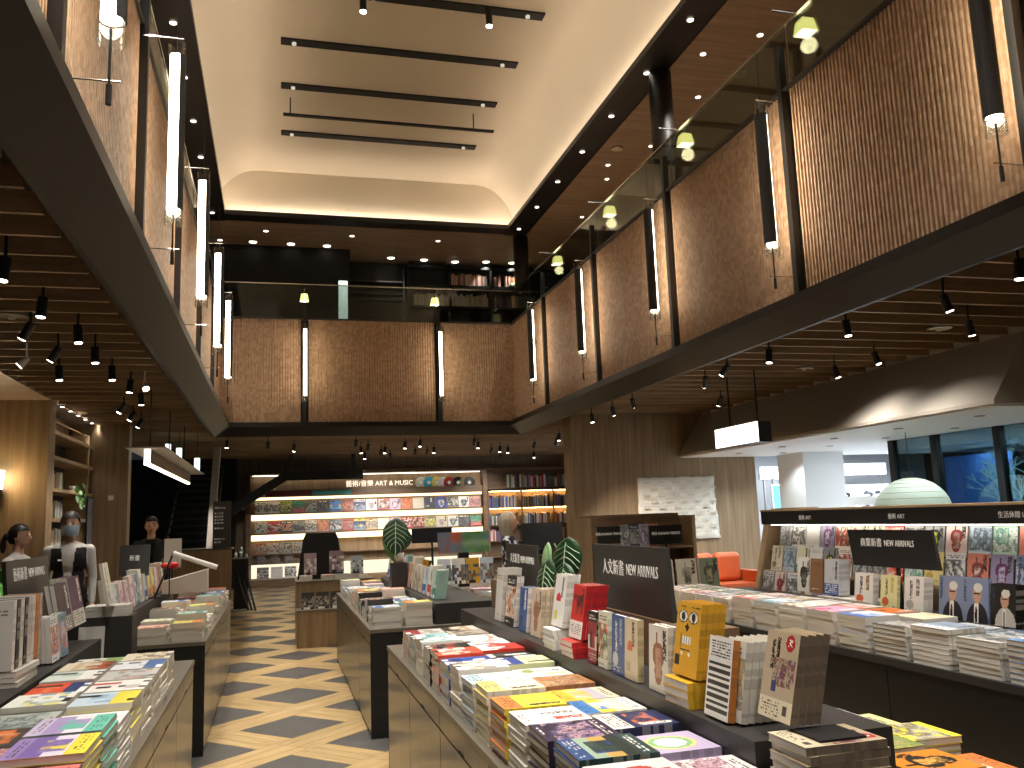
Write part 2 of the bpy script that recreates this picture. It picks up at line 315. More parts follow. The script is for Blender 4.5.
# ---- vaulted plaster ceiling with a light cove, on a dark frame
fr = empty('trim_4'); struct(fr, 'dark frame round the vaulted ceiling with a hidden light cove', 'frame')
B('frame_bar', (5.0, -3, 8.0), (5.5, 18.5, 8.06), M['black'], fr); B('frame_bar', (-1.56, -3, 8.0), (-1.07, 18.5, 8.06), M['black'], fr); B('frame_bar', (-1.07, 18.08, 8.0), (5.0, 18.45, 8.06), M['black'], fr)
B('fascia', (5.48, -3, 8.0), (5.5, 18.5, 8.2), M['black'], fr)
B('lip', (4.985, -3, 8.0), (5.0, 18.1, 8.10), M['black'], fr); B('lip', (-1.07, -3, 8.0), (-1.055, 18.1, 8.10), M['black'], fr); B('lip', (-1.07, 18.065, 8.0), (5.0, 18.08, 8.10), M['black'], fr)
B('cove_strip', (5.05, -3, 8.062), (5.10, 18.1, 8.075), M['cove'], fr); B('cove_strip', (-1.16, -3, 8.062), (-1.12, 18.1, 8.075), M['cove'], fr); B('cove_strip', (-1.0, 18.12, 8.062), (4.95, 18.16, 8.075), M['cove'], fr)
def arc(cx, cz, rx, rz, a0, a1, n=9): return [(cx+rx*math.cos(math.radians(a0+(a1-a0)*i/n)), cz+rz*math.sin(math.radians(a0+(a1-a0)*i/n))) for i in range(n+1)]
pr = arc(-.40, 8.1, .85, .96, 180, 90)+arc(4.30, 8.1, .85, .96, 90, 0)
vm = MB(); n = len(pr)
vm.add([(x, -3, z) for x, z in pr]+[(x, 18.25, z) for x, z in pr], [(i, i+1, i+n+1, i+n) for i in range(n-1)])
vm.add([(x, 18.24, z) for x, z in pr], [tuple(range(n))])
vo = vm.build('ceiling_upper', M['cream'], None, True); struct(vo, 'cream plaster vaulted ceiling with rounded coves', 'ceiling')
for p in vo.data.polygons: p.use_smooth = len(p.vertices) == 4
for y, x0, x1 in ((9.9, .05, 3.8), (11.5, 1.1, 3.85), (12.95, .03, 3.83), (14.38, .04, 3.83), (16.25, .05, 3.86)):
    s = B('track_slot', (x0, y-.09, 9.03), (x1, y+.09, 9.075), M['blk2'], vo)
    for xx in (x0+.2, x1-.25): MB().tube((xx, y, 9.0), (xx, y, 9.032), .035, n=12).build('slot_lamp', M['slotl'], s)
tr = B('hanging_track', (.08, 14.8, 8.72), (3.88, 14.86, 8.76), M['black'], vo)
for xx in (.2, 3.5): MB().tube((xx, 14.83, 8.76), (xx, 14.83, 9.06), .012, n=6).build('drop_rod', M['black'], vo)
for xx in (1.14, 2.96):
    MB().tube((xx, 11.35, 8.7), (xx, 11.35, 8.98), .05, n=12).build('track_spot', M['black'], vo); MB().tube((xx, 11.35, 8.69), (xx, 11.35, 8.70), .045, n=12).build('spot_lens', M['lens'], vo)
# columns of the upper gallery
for y in (10.95, 18.6):
    o = MB().tube((5.42, y, 5.2), (5.42, y, 8.0), .17, n=24).build('column', M['bronze'], None, True); struct(o, 'round dark bronze column of the upper gallery %s' % ('beside the lanterns' if y < 15 else 'at the book shelves'), 'column')

# ================================================================== LIGHT FITTINGS
ORD = ('first', 'second', 'third', 'fourth', 'fifth', 'sixth')
def tube_lamp(loc, face, label, group, back=False, sp=100):
    """vertical glass tube on a rod, dark half-round shield towards the void; face = direction of the shield"""
    t = empty('tube_lamp', loc); f = Vector(face); a0 = math.atan2(f.y, f.x); z0, z1 = 3.95, 5.42
    MB().tube((0, 0, z0+.10), (0, 0, z1-.09), .05 if not back else .03, n=16).build('light_tube', M['tube'], t, True)
    for za, zb in ((z0-.02, z0+.10), (z1-.09, z1+.02)): MB().tube((0, 0, za), (0, 0, zb), .066, n=18, caps=False).build('glass_end', M['clear'], t, True)
    sh = MB(); n = 12; R0, R1 = .062, .07; sp = sp if not back else 25; vs = []
    for z in (z0+.10, z1-.09):
        for R in (R0, R1): vs += [(R*math.cos(a0+math.radians(-sp+2*sp*i/n)), R*math.sin(a0+math.radians(-sp+2*sp*i/n)), z) for i in range(n+1)]
    k = n+1; fs = []
    for i in range(n): fs += [(i, i+1, i+1+2*k, i+2*k), (i+k, i+3*k, i+1+3*k, i+1+k), (i, i+k, i+1+k, i+1), (i+2*k, i+1+2*k, i+1+3*k, i+3*k)]
    sh.add(vs, fs).build('shield', M['dkgrey'], t)
    MB().tube((0, 0, 3.62), (0, 0, z0+.06), .007, n=8).build('rod', M['black'], t); MB().tube((0, 0, 3.62), (0, 0, 3.72), .014, n=8).build('weight', M['black'], t)
    MB().tube((0, 0, z1-.05), (0, 0, 6.0), .003, n=6).build('cable', M['black'], t)
    for z in (3.74, 5.48):
        w = -f*.25 if not back else f*.22
        MB().tube((f.x*.05*(1 if not back else -1), f.y*.05*(1 if not back else -1), z), (w.x, w.y, z), .005, n=6).build('bracket', M['chrome'], t)
    return tag(t, label, 'lamp', group)
for i, y in enumerate(YS[1:]):
    tube_lamp((4.46, y, 0), (-1, 0, 0), 'shielded vertical tube lamp, %s from the end balcony on the shop front side' % ORD[4-i], 'tube lamps of the shop front side')
    tube_lamp((-.78, y-.05, 0), (1, 0, 0), 'shielded vertical tube lamp, %s from the end balcony on the stair side' % ORD[4-i], 'tube lamps of the stair side', sp=62)
for x in XB: tube_lamp((x, 16.8, 0), (0, 1, 0), 'slim vertical tube lamp on the end balcony front', 'tube lamps of the end balcony', True)
def lantern(loc, arm, label, group):
    t = empty('lantern', loc); s = MB()
    r0, r1, h = .062, .085, .14; vs = [(sx*r0, sy*r0, 0) for sx, sy in ((-1,-1),(1,-1),(1,1),(-1,1))]+[(sx*r1, sy*r1, -h) for sx, sy in ((-1,-1),(1,-1),(1,1),(-1,1))]
    s.add(vs, [(0,1,2,3),(0,4,5,1),(1,5,6,2),(2,6,7,3),(3,7,4,0)]).build('shade', M['shade'], t)
    B('diffuser', (-r1+.006, -r1+.006, -h+.004), (r1-.006, r1-.006, -h+.01), M['shadeb'], t)
    MB().tube((0, 0, 0), (0, 0, .06), .01, n=6).tube((0, 0, .06), tuple(Vector(arm)+Vector((0, 0, .06))), .009, n=6).build('arm', M['black'], t)
    return tag(t, label, 'lantern', group)
for y in YS[1:]:
    lantern((XR+.25, y-.03, 6.36), (-.35, 0, 0), 'small yellow shaded lantern on a post arm behind the shop front side railing', 'lanterns behind the railing'); 
    l = bpy.data.lights.new('lantern_glow', 'POINT'); l.energy = 4; l.color = (1, .85, .5); l.shadow_soft_size = .08; o = bpy.data.objects.new('lantern_glow', l); COL.objects.link(o); o.location = (XR+.25, y-.03, 6.1)
for x in XB: lantern((x, YB+.25, 6.16), (0, -.25, 0), 'small yellow shaded lantern above the end balcony railing', 'lanterns of the end balcony')
# track spots hanging from the slats
def track_spot(loc, tilt, az, label, group, white=False, power=0., cone=62):
    t = empty('track_spot', loc); m = M['white'] if white else M['black']; L = .15 if not white else .11; r = .036 if not white else .04
    R4 = Matrix.Rotation(az, 4, 'Z') @ Matrix.Rotation(tilt, 4, 'Y'); P = lambda z: R4 @ Vector((0, 0, z))
    MB().tube(P(-L/2-.0), P(L/2), r, r if not white else r*.5, n=14).build('body', m, t); MB().tube(P(-L/2-.006), P(-L/2), r*.82, n=14).build('lens', M['lens'], t)
    MB().tube(P(L/2-.02), (0, 0, 3.725-loc[2]), .01, n=6).build('stem', m, t)
    if power:
        d = R4 @ Vector((0, 0, -1)); s = spot((0, 0, 0), d, power, cone, .9, NEUT, .03); s.parent = t; s.location = P(-L/2-.02)
    return tag(t, label, 'spotlight', group)
def spots(px, label, group, power, white=(), aim=None):
    for i, p in enumerate(px):
        q = at(p[0], p[1], 'z', 3.27); tl = p[2] if len(p) > 2 else .08*random.choice((-1, 1)); az = random.uniform(-.5, .5)+(p[3] if len(p) > 3 else 0)
        if aim and i % 2: tl, az = aim
        track_spot(tuple(q), tl, az, label, group, i in white, power*(p[4] if len(p) > 4 else 1), 130 if len(p) > 4 else 62)
spots([(4, 269), (42, 307), (27, 331, .6), (78, 334), (95, 355), (55, 354, .6), (59, 373), (112, 373), (130, 386), (141, 399), (122, 408, .5), (132, 416, .5), (140, 423, .5)],
      'black cylinder spotlight under the slats on the stair side', 'track spots of the stair side', 55)
spots([(1019, 269), (946, 303, .3, PI, .12), (970, 328, .2, PI, .12), (847, 328), (876, 358, .3, PI-.3, .25), (836, 372, .3, PI, .25), (769, 356), (725, 370, .75, -1.2), (705, 382, .75, -1.4), (720, 401, .6, -1.5), (633, 403, .8, -1.9), (613, 411, .6, -1.9), (592, 418), (575, 424, .5)],
      'black cylinder spotlight under the slats on the shop front side', 'track spots of the shop front side', 200)
spots([(227, 444), (268, 445), (294, 448), (356, 443), (361, 450), (368, 447), (365, 456), (381, 452), (385, 450), (390, 456), (405, 445), (415, 452), (420, 443), (427, 452), (434, 450), (474, 442), (478, 445), (491, 450), (500, 449), (500, 455), (508, 450), (534, 445), (534, 455), (556, 442), (559, 437)], 
      'black cylinder spotlight under the slats before the end wall', 'track spots before the end wall', 120, (), (.95, -PI/2))
spots([(24, 362, .8), (145, 386, .8, 2)], 'white projector spotlight under the slats on the stair side', 'white track spots', 0, (0, 1))
# ceiling diffusers between the slats
for px, py, lab in ((12, 317, 'round ceiling diffuser beside the white projector spotlight'), (939, 329, 'round ceiling diffuser before the sloping bulkhead'), (804, 369, 'smaller round ceiling diffuser beyond the bulkhead spotlights')):
    q = at(px, py, 'z', 3.45); t = empty('ceiling_diffuser', q); MB().tube((0, 0, 0), (0, 0, .05), .13, .10, 20).build('dish', M['grey'], t); MB().tube((0, 0, -.02), (0, 0, 0), .03, n=10).build('hub', M['white'], t); tag(t, lab, 'diffuser')
# downlights
def downlight(p, r, label, group, power=0, m=None, size=80, col=NEUT):
    t = empty('downlight', p); MB().tube((0, 0, -.004), (0, 0, .004), r, n=16).build('lens', m or M['lens'], t); MB().tube((0, 0, -.008), (0, 0, .003), r*1.18, n=16, caps=False).build('ring', M['steel'], t)
    if power: s = spot((0, 0, -.02), (0, 0, -1), power, size, .6, col, .04); s.parent = t; s.location = (0, 0, -.02)
    return tag(t, label, 'downlight', group)
for i in range(-4, 8): downlight((5.22, 18.0-1.41*(7-i), 7.99), .042, 'small downlight in the dark vault frame, shop front side', 'frame downlights shop front side', 0 if i in (2, 7) else 260, M['dimlens'], 75)
for i in range(-4, 8): downlight((-1.3, 18.0-1.41*(7-i), 7.99), .042, 'small downlight in the dark vault frame, stair side', 'frame downlights stair side', 260, M['dimlens'], 75)
for px, py in ((220, 240), (253, 242), (291, 244), (327, 246), (391, 258), (424, 260), (455, 262), (486, 262), (512, 263), (266, 231), (352, 236), (438, 241)):
    downlight(tuple(at(px, py, 'z', 8.035)), .085 if py > 241.5 else .05, 'round downlight in the wood soffit above the upper shelves', 'soffit downlights at the upper shelves', 0 if px < 340 and py > 239 else 120, M['dimlens'])
for px, py in ((698, 97), (760, 35), (703, 54), (651, 146), (608, 165), (607, 179), (582, 217)):
    downlight(tuple(at(px, py, 'z', 8.035)), .04, 'round downlight in the wood soffit above the lanterns', 'soffit downlights above the lanterns', 160, M['dimlens'])
for px, py, lab in ((617, 148, 'round speaker grille in the wood soffit'), (740, 74, 'round smoke detector in the wood soffit')):
    t = MB().tube((0, 0, -.02), (0, 0, .004), .1, n=20).build('soffit_fitting', M['grey'], None); t.location = at(px, py, 'z', 8.035); tag(t, lab, 'ceiling fitting')
# hanging lightbox sign over the shop front aisle
t = empty('lightbox_sign', (6.0, 10.55, 2.6)); B('case', (.012, -.57, -.135), (.2, .57, .135), M['signb'], t); B('lit_face', (0, -.565, -.13), (.012, .565, .13), M['box'], t)
for yy in (-.42, .3): MB().tube((.1, yy, .135), (.1, yy, .84), .012, n=8).build('rod', M['black'], t)
tag(t, 'white lit sign box hanging on two black rods', 'lightbox')
# linear pendant near the stairs
y0, y1 = 12.0, 17.4; t = empty('linear_pendant', (-1.62, y0, 2.44)); L = y1-y0
B('side_board', (.02, 0, .03), (.05, L, .2), M['case'], t); B('led_face', (0, -.01, 0), (.05, L, .03), M['linear'], t); B('led_end', (-.02, -.03, 0), (.055, -.01, .21), M['linear'], t); B('top_plate', (-.22, -.25, .205), (.26, L+.5, .22), M['grey'], t)
for yy in (.1, 2.2, 4.4): MB().tube((.03, yy, .22), (.03, yy, .99), .009, n=6).build('rod', M['black'], t)
tag(t, 'long hanging linear lamp with lit lower edge in front of the stairs', 'pendant lamp')
# wall sconce on the first pier
q = at(2, 480, 'y', 13.05); t = empty('wall_sconce', (q.x-.02, 12.95, q.z)); MB().tube((0, 0, -.13), (0, 0, .12), .055, .075, 14).build('glass_shade', emis('sconce_glow', '#fff0cf', 7.), t); MB().box((-.03, 0, -.2), (.03, .1, -.13)).tube((0, 0, -.2), (0, 0, -.13), .04, .055, 12).build('bracket', M['black'], t)
tag(t, 'glowing glass sconce on the wood pier', 'wall lamp')
l = bpy.data.lights.new('sconce_light', 'POINT'); l.energy = 14; l.color = (1, .72, .36); l.shadow_soft_size = .07; o = bpy.data.objects.new('sconce_light', l); COL.objects.link(o); o.location = (q.x-.02, 12.83, q.z+.02)
# small lamps glowing by the stairs
for px, py in ((168, 451), (179, 455), (197, 465)):
    q = at(px, py, 'y', 17.6); t = empty('hanging_lamp', q); MB().tube((0, 0, -.13), (0, 0, .13), .05, n=10).build('light_tube', emis('cool_tube', '#e6fff2', 2.2), t, True)
    MB().tube((0, 0, .13), (0, 0, 3.43-q.z), .006, n=6).build('cord', M['black'], t); tag(t, 'short hanging glass tube lamp by the stairs', 'lamp', 'tube lamps by the stairs')

# ================================================================== FURNITURE
def island(x0, x1, y0, y1, nu, faces, where):
    """nu cabinet units under one worktop; faces = +1/-1 the aisle side with doors"""
    L = (y1-y0)/nu
    for k in range(nu):
        a, b = y0+k*L, y0+(k+1)*L
        t = empty('cabinet', ((x0+x1)/2, (a+b)/2, 0)); hx, hy = (x1-x0)/2, L/2-.002; s = faces
        B('carcass', (-hx+.02, -hy, .06), (hx-.02, hy, .772), M['blk2'], t); B('plinth', (-hx+.07, -hy+.0, 0), (hx-.07, hy, .06), M['blk2'], t)
        f0, f1 = (hx-.019, hx) if s > 0 else (-hx, -hx+.019)
        B('door', (f0, -hy+.003, .035), (f1, hy-.003, .676), M['front'], t)
        dr = B('drawer_front', (f0, -hy+.003, .684), (f1, hy-.003, .771), M['front'], t)
        hxx = f1+.001 if s > 0 else f0-.001; B('pull_notch', (min(hxx, hxx-s*.004), -.05, .684), (max(hxx, hxx-s*.004), .05, .694), M['blk2'], dr)
        if s > 0: B('back_panel', (-hx, -hy+.003, .035), (-hx+.019, hy-.003, .771), M['front'], t)
        else: B('back_panel', (hx-.019, -hy+.003, .035), (hx, hy-.003, .771), M['front'], t)
        for e, on in ((-1, k == 0), (1, k == nu-1)):
            if on: B('end_panel', (-hx, e*hy-(.02 if e < 0 else 0), .0), (hx, e*hy+(.02 if e > 0 else 0), .771), M['blk2'], t)
        tag(t, 'bronze laminate cabinet, %s from the kiosk end of the %s' % (('first', 'second', 'third', 'fourth', 'fifth')[nu-1-k], where), 'cabinet', 'cabinets of the %s' % where)
    o = B('worktop', (x0-.005, y0-.022, .773), (x1+.005, y1+.022, .8), M['top']); tag(o, 'grey laminate worktop over the cabinets, %s' % where, 'worktop')
island(-1.72, -.5, 1.4, 6.0, 5, 1, 'front island on the stair side')
island(-1.72, -.5, 6.95, 10.65, 4, 1, 'rear island on the stair side')
island(.72, 2.1, 1.2, 6.0, 5, -1, 'front island in the middle')
island(.70, 2.1, 6.95, 10.8, 4, -1, 'rear island in the middle')
# long black table on the shop front side
t = empty('display_table', (3.6, 4.7, 0)); B('top', (-.43, -3.0, .76), (.5, 2.5, .8), M['dkgrey'], t); B('front_panel', (-.42, -3.0, 0), (-.40, -.52, .76), M['signb'], t); B('front_panel', (-.42, -.515, 0), (-.40, 2.5, .76), M['signb'], t)
B('end_panel', (-.40, 2.46, 0), (.5, 2.5, .76), M['signb'], t); B('end_panel', (-.40, -3.0, 0), (.5, -2.96, .76), M['signb'], t); B('back_panel', (.46, -2.96, 0), (.5, 2.46, .76), M['signb'], t)
tag(t, 'long black display table covered with flat piles of books before the magazine rack', 'table')
# magazine rack behind it
t = empty('magazine_rack', (4.3, 4.6, 0)); pz = [(-.17, 0), (-.17, .85), (-.02, 1.46)]+[(-.02+.1-.1*math.cos(a), 1.46+.13*math.sin(a)) for a in (.4, .8, 1.2, PI/2)]+[(.5, 1.59), (.5, 0)]
MB().prism(pz, 2.46, 2.51).build('end_panel', M['wall'], t); MB().prism(pz, -2.7, -2.65).build('end_panel', M['wall'], t)
MB().prism([(-.19, .0), (-.19, .85), (-.04, 1.46), (.03, 1.585), (.06, 1.61), (.5, 1.61), (.5, 1.595), (.07, 1.595), (-.02, 1.46), (-.17, .85), (-.17, 0)], 2.455, 2.515).build('edge_band', M['pale'], t)
B('header', (-.09, -2.65, 1.47), (.0, 2.46, 1.585), M['signb'], t); B('header_cap', (-.1, -2.65, 1.585), (.5, 2.46, 1.6), M['pale'], t)
B('back_board', (.2, -2.65, 0), (.24, 2.46, 1.585), M['white'], t); B('light_strip', (-.03, -2.6, 1.462), (-.01, 2.4, 1.468), emis('rack_led', '#fff2e0', 9.), t)
for z, xx in ((1.26, .02), (1.075, -.05), (.86, -.12)): B('ledge', (xx-.05, -2.65, z-.02), (.2, 2.46, z), M['pale'], t)
tag(t, 'wood magazine rack with black header strip and curved end panel', 'rack')
Rk = frame((-.091, 1.5, 1.52), (0, -1, 0), (0, 0, 1))
for yy, s in ((1.77, '藝術 ART'), (.66, '藝術 ART'), (-.33, '生活休閒 LEISURE')):
    text('header_lettering', s, .042, frame((-.0905, yy+.1, 1.512), (0, -1, 0), (0, 0, 1)), M['txt'], t, 'LEFT', .0008)
# record shelf on the end wall
def shelf_thing(): pass
t = empty('record_shelf', (2.55, 24.7, 0)); x0, x1 = -3.23, 3.2
B('back_board', (x0, .18, 0), (x1, .28, 2.98), M['wall'], t)
for x in (x0-.12, x1-.0): B('upright', (x, -.15, 0), (x+.12, .28, 2.98), M['case'], t)
B('canopy', (x0-.12, -.15, 2.98), (x1+.12, .28, 3.06), M['case'], t); B('plinth', (x0, -.12, 0), (x1, .18, .2), M['case'], t); B('lower_fascia', (x0, -.05, 2.38), (x1, .18, 2.56), M['case'], t)
B('light_panel', (x0+.03, -.06, 2.30), (x1-.03, -.05, 2.37), M['shelf'], t)
for z in (2.95,): B('light_strip', (x0+.05, .02, z), (x1-.05, .08, z+.015), M['linear'], t)
for z in (1.945, 1.41, .86, .62): 
    B('shelf', (x0, -.08, z-.03), (x1, .18, z), M['case'], t)
    if z > 1: B('light_panel', (x0+.03, -.06, z-.19), (x1-.03, -.05, z-.04), M['shelf'], t)
B('light_panel', (x0+.03, .165, .22), (x1-.03, .178, .58), emis('low_glow', '#fff0d0', .9), t)
tag(t, 'lit wood record shelf with rows of square sleeves on the end wall', 'shelf')
text('shelf_lettering', '藝術/音樂 ART & MUSIC', .19, frame((-.68, .175, 2.63), (1, 0, 0), (0, 0, 1)), M['txtlit'], t, 'LEFT', .01, .95)
q = at(310, 494, 'y', 24.7); B('teal_banner', (-1.6, -.06, 2.40), (-.55, -.052, 2.53), mat('teal_print', '#3f9d98', .4), t); B('red_banner', (-3.2, -.06, 2.40), (-1.62, -.052, 2.53), mat('red_print', '#6e1f1c', .4), t)
# book case beside it on the end wall
t = empty('book_case', (7.24, 24.7, 0)); x0, x1 = -1.35, 1.3
B('back_board', (x0, .2, 0), (x1, .28, 3.05), M['case'], t)
for z in (.5, .95, 1.4, 1.9, 2.47): B('shelf', (x0, -.1, z-.03), (x1, .2, z), M['case'], t)
B('top_board', (x0, -.1, 2.98), (x1, .28, 3.05), M['case'], t); B('dark_header', (x0, -.1, 2.38), (x1, -.08, 2.44), M['signb'], t)
for x in (x0, -.35, .62, x1-.04): B('upright', (x, -.1, 0), (x+.04, .2, 2.44), M['case'], t)
for z in (2.36, 1.86): B('light_strip', (x0+.05, .05, z), (x1-.05, .1, z+.01), emis('case_led', '#ffcf82', 26.), t)
tag(t, 'tall wood book case with warm lit compartments on the end wall', 'bookcase')
# niche shelves on the stair side wall
t = empty('niche_shelf', (-3.2, 14.75, 0))
B('back_board', (-.18, -1.4, 0), (-.16, 1.35, 3.2), M['dkgrey'], t)
for z in (.5, .95, 1.42, 1.83, 2.25, 2.7, 3.05): B('shelf', (-.16, -1.4, z-.05), (.2, 1.35, z), M['pale'], t)
B('end_board', (-.16, .95, 0), (.2, 1.0, 3.2), M['pale'], t); B('end_board', (-.16, -1.4, 0), (.2, -1.37, 3.2), M['pale'], t); B('end_cap', (.14, -1.35, 3.19), (.17, 1.3, 3.2), M['pale'], t)
tag(t, 'shelf niche of pale boards between the two wood piers', 'shelf')
for k in range(6): downlight((-2.95, 13.5+k*.52, 3.40), .028, 'tiny downlight in the strip above the niche shelves', 'niche downlights', 8)
# poster frame beside the niche
t = empty('poster', (-3.0, 15.93, 1.72)); B('frame', (0, -.3, -.48), (.02, .14, .48), M['black'], t); B('print', (.02, -.27, -.45), (.024, .11, .45), mat('poster_print', '#8f93a8', .3, noise=(6, .35)), t); tag(t, 'tall framed poster beside the shelf niche', 'poster')
t = B('wall_switch', (-2.75, 16.08, 2.14), (-2.67, 16.1, 2.22), M['white']); tag(t, 'small white switch plate on the wood pier by the stairs', 'switch')
# paper map on the broad pier
q0, q1 = at(637, 478, 'y', 14.97), at(718, 538, 'y', 14.97)
rng = random.Random(3); n = 14; m = MB(); vs = []; W, H = q1.x-q0.x, q0.z-q1.z
for j in range(n+1):
    for i in range(n+1):
        u, v = i/n, j/n; ex = rng.uniform(-.012, .012)*(i in (0, n)); vs.append((q0.x+W*u+ex+.05*v*(u > .9)*(v > .6), 14.97-.012*math.sin(v*9)*math.sin(u*4)-.02*(v > .95), q0.z-H*v+rng.uniform(-.01, .01)*(j in (0, n))))
m.add(vs, [(j*(n+1)+i, (j+1)*(n+1)+i, (j+1)*(n+1)+i+1, j*(n+1)+i+1) for j in range(n) for i in range(n)])
t = m.build('paper_map', mat('map_paper', '#e8e3d6', .8), None, True); sm = t.modifiers.new('thickness', 'SOLIDIFY'); sm.thickness = .004; tag(t, 'large creased cream paper sheet with faint grey print pinned to the wood pier', 'map')
pm = MB()
for j in range(9):
    for i in range(5): 
        x = q0.x+W*(.06+.19*i+.09*(j % 2)); z = q0.z-H*(.08+.1*j); pm.box((x, 14.925, z-.02), (x+W*.09, 14.93, z+.02))
    pm.box((q0.x+.02, 14.925, q0.z-H*(.13+.1*j)-.002), (q1.x-.04, 14.93, q0.z-H*(.13+.1*j)+.002))
pm.build('print_mark', mat('map_ink', '#d0cbc0', .8), t)
# low kiosk in the aisle with a dark board
t = empty('kiosk', (.27, 12.2, 0)); B('low_box', (0, 0, 0), (.62, .42, .47), M['wall'], t); B('tall_box', (0, .42, 0), (1.05, 1.3, .82), M['wall'], t); B('worktop', (-.01, .41, .82), (1.06, 1.31, .84), M['top'], t); B('low_top', (-.01, -.01, .47), (.63, .41, .485), M['top'], t)
MB().prism([(.02, .84), (.10, 1.40), (.14, 1.49), (.56, 1.49), (.60, 1.40), (.68, .84)], .82, .86).build('dark_board', M['signb'], t)
tag(t, 'stepped wood kiosk with a dark upright board in the aisle', 'kiosk')
# service counter with a directory panel near the stairs
t = empty('counter', (-1.6, 17.6, 0)); B('front', (-.9, 0, 0), (.78, .05, 1.2), M['wall'], t); B('body', (-.9, .05, 0), (.74, .6, 1.18), M['case'], t); B('top', (-.92, -.02, 1.2), (.8, .62, 1.23), M['top'], t); tag(t, 'wood service counter in front of the stairs', 'counter')
t = empty('directory_sign', (-1.02, 17.55, 1.23)); B('panel', (-.14, 0, 0), (.18, .03, .88), M['sign'], t); tag(t, 'tall grey directory panel standing on the counter', 'sign')
for k, (s, z) in enumerate((('樓層 FLOOR', .74), ('■ 人文 文學', .64), ('■ 藝術 音樂', .58), ('■ 生活 旅遊', .52), ('■ 童書 漫畫', .46), ('■ 咖啡 CAFE', .36), ('■ 服務台 INFO', .16), ('■ 洗手間', .1))): text('directory_lettering', s, .036 if k else .044, frame((-.11, -.001, z), (1, 0, 0), (0, 0, 1)), M['txt'], t, 'LEFT', .0008, .8)
# leaning easel stand
t = empty('easel_stand', (-.78, 18.6, 0))
for k in range(3): MB().tube((.0+.09*k, 0, .75), (.26+.07*k, -.35-.12*k, 0), .022, n=8).build('leg', M['black'], t)
B('upright', (-.04, .0, 0), (.24, .06, 1.1), M['black'], t); B('tray', (-.06, -.12, .98), (.3, .04, 1.01), M['steel'], t); tag(t, 'black easel stand with splayed legs beside the record shelf', 'stand')
for k, (x, y, h, c, lab) in enumerate(((.0, -.06, .1, '#e8e0c8', 'small cream cup on the easel tray'), (.1, -.05, .2, '#b9c4c9', 'slim grey bottle on the easel tray'), (.2, -.05, .07, '#d9cda8', 'low tan jar on the easel tray'))):
    o = MB().tube((0, 0, 0), (0, 0, h*.7), .03, n=12).tube((0, 0, h*.7), (0, 0, h), .03, .014, 12).build('desk_jar', mat('jar_%d' % k, c, .3), None, True); o.location = (-.78+x, 18.6+y, 1.011); tag(o, lab, 'jar')
# staircase in the dark corner
t = empty('staircase', (-2.4, 17.9, 0)); 
for k in range(20): B('step', (0, 1.0+.27*k, .17*(k+1)-.05), (1.05, 1.0+.27*(k+1)+.02, .17*(k+1)), M['dkgrey'], t)
MB().prism([(1.0, 0), (1.3, 0), (6.4, 3.24), (6.4, 3.44), (1.0, .17)], 0, .04, 'x').build('stringer', M['blk2'], t); MB().prism([(1.0, 0), (1.3, 0), (6.4, 3.24), (6.4, 3.44), (1.0, .17)], 1.02, 1.06, 'x').build('stringer', M['blk2'], t)
MB().prism([(.35, 1.22), (.6, 1.22), (2.3, 3.35), (2.1, 3.35)], 1.07, 1.21, 'x').build('handrail_panel', M['grey'], t)
tag(t, 'dark straight staircase with a pale metal handrail panel', 'staircase')
t = empty('upper_flight', (-1.3, 23.2, 0))
MB().prism([(.2, 1.9), (1.55, 2.75), (3.5, 2.75), (3.5, 2.98), (1.5, 2.98), (.0, 2.05)], 0, .12).build('stringer', M['blk2'], t)
B('landing', (1.5, .0, 2.98), (3.6, 1.3, 3.02), M['dkgrey'], t)
for k in range(5): B('step', (.15+.27*k, .02, 2.05+.17*k), (.47+.27*k, 1.2, 2.09+.17*k), M['dkgrey'], t)
for xx in (1.6, 3.2): B('hanger', (xx, .02, 2.98), (xx+.1, .1, 3.45), M['dkgrey'], t)
tag(t, 'dark upper stair flight and landing in front of the record shelf', 'staircase')
struct(B('wall_stair', (-5.2, 24.6, 0), (-1.05, 24.75, 3.45), M['blk2']), 'black wall behind the stairs', 'wall')
# upper gallery shelves
t = empty('gallery_shelf', (3.7, 20.75, 5.2)); B('back_board', (-.6, .3, 0), (3.2, .38, 2.75), M['blk2'], t)
for z in (1.1, 1.67, 2.21, 2.7): B('shelf', (-.6, 0, z-.04), (3.2, .3, z), M['signb'], t)
for z in (2.16, 2.65): B('light_strip', (-.5, .03, z-.006), (3.1, .045, z), emis('gallery_fill', '#fff0dc', 2.2), t); B('strip_cover', (-.55, .0, z-.02), (3.15, .012, z+.01), M['signb'], t)  # glowing strips added to brighten the book rows, tucked behind covers
for x in (-.6, .45, 1.5, 2.55): B('upright', (x, 0, 0), (x+.05, .3, 2.75), M['signb'], t)
tag(t, 'black upper gallery book shelf under the wood soffit', 'shelf')
t = empty('gallery_rack', (2.0, 20.85, 5.2))
for z in (1.8, 1.95, 2.1, 2.25): B('rail', (-.3, 0, z), (1.0, .25, z+.03), M['dkgrey'], t)
for x in (-.32, 1.0): B('upright', (x, 0, 0), (x+.04, .25, 2.6), M['dkgrey'], t)
tag(t, 'dark slatted rack beside the upper gallery shelf', 'rack')
t = B('lit_pillar', (1.35, 19.6, 5.2), (1.55, 19.8, 7.1), mat('pale_screen', '#cfe6e2', .4, emit=('#cfe6e2', .35))); tag(t, 'narrow pale glowing panel behind the end balcony glass', 'panel')

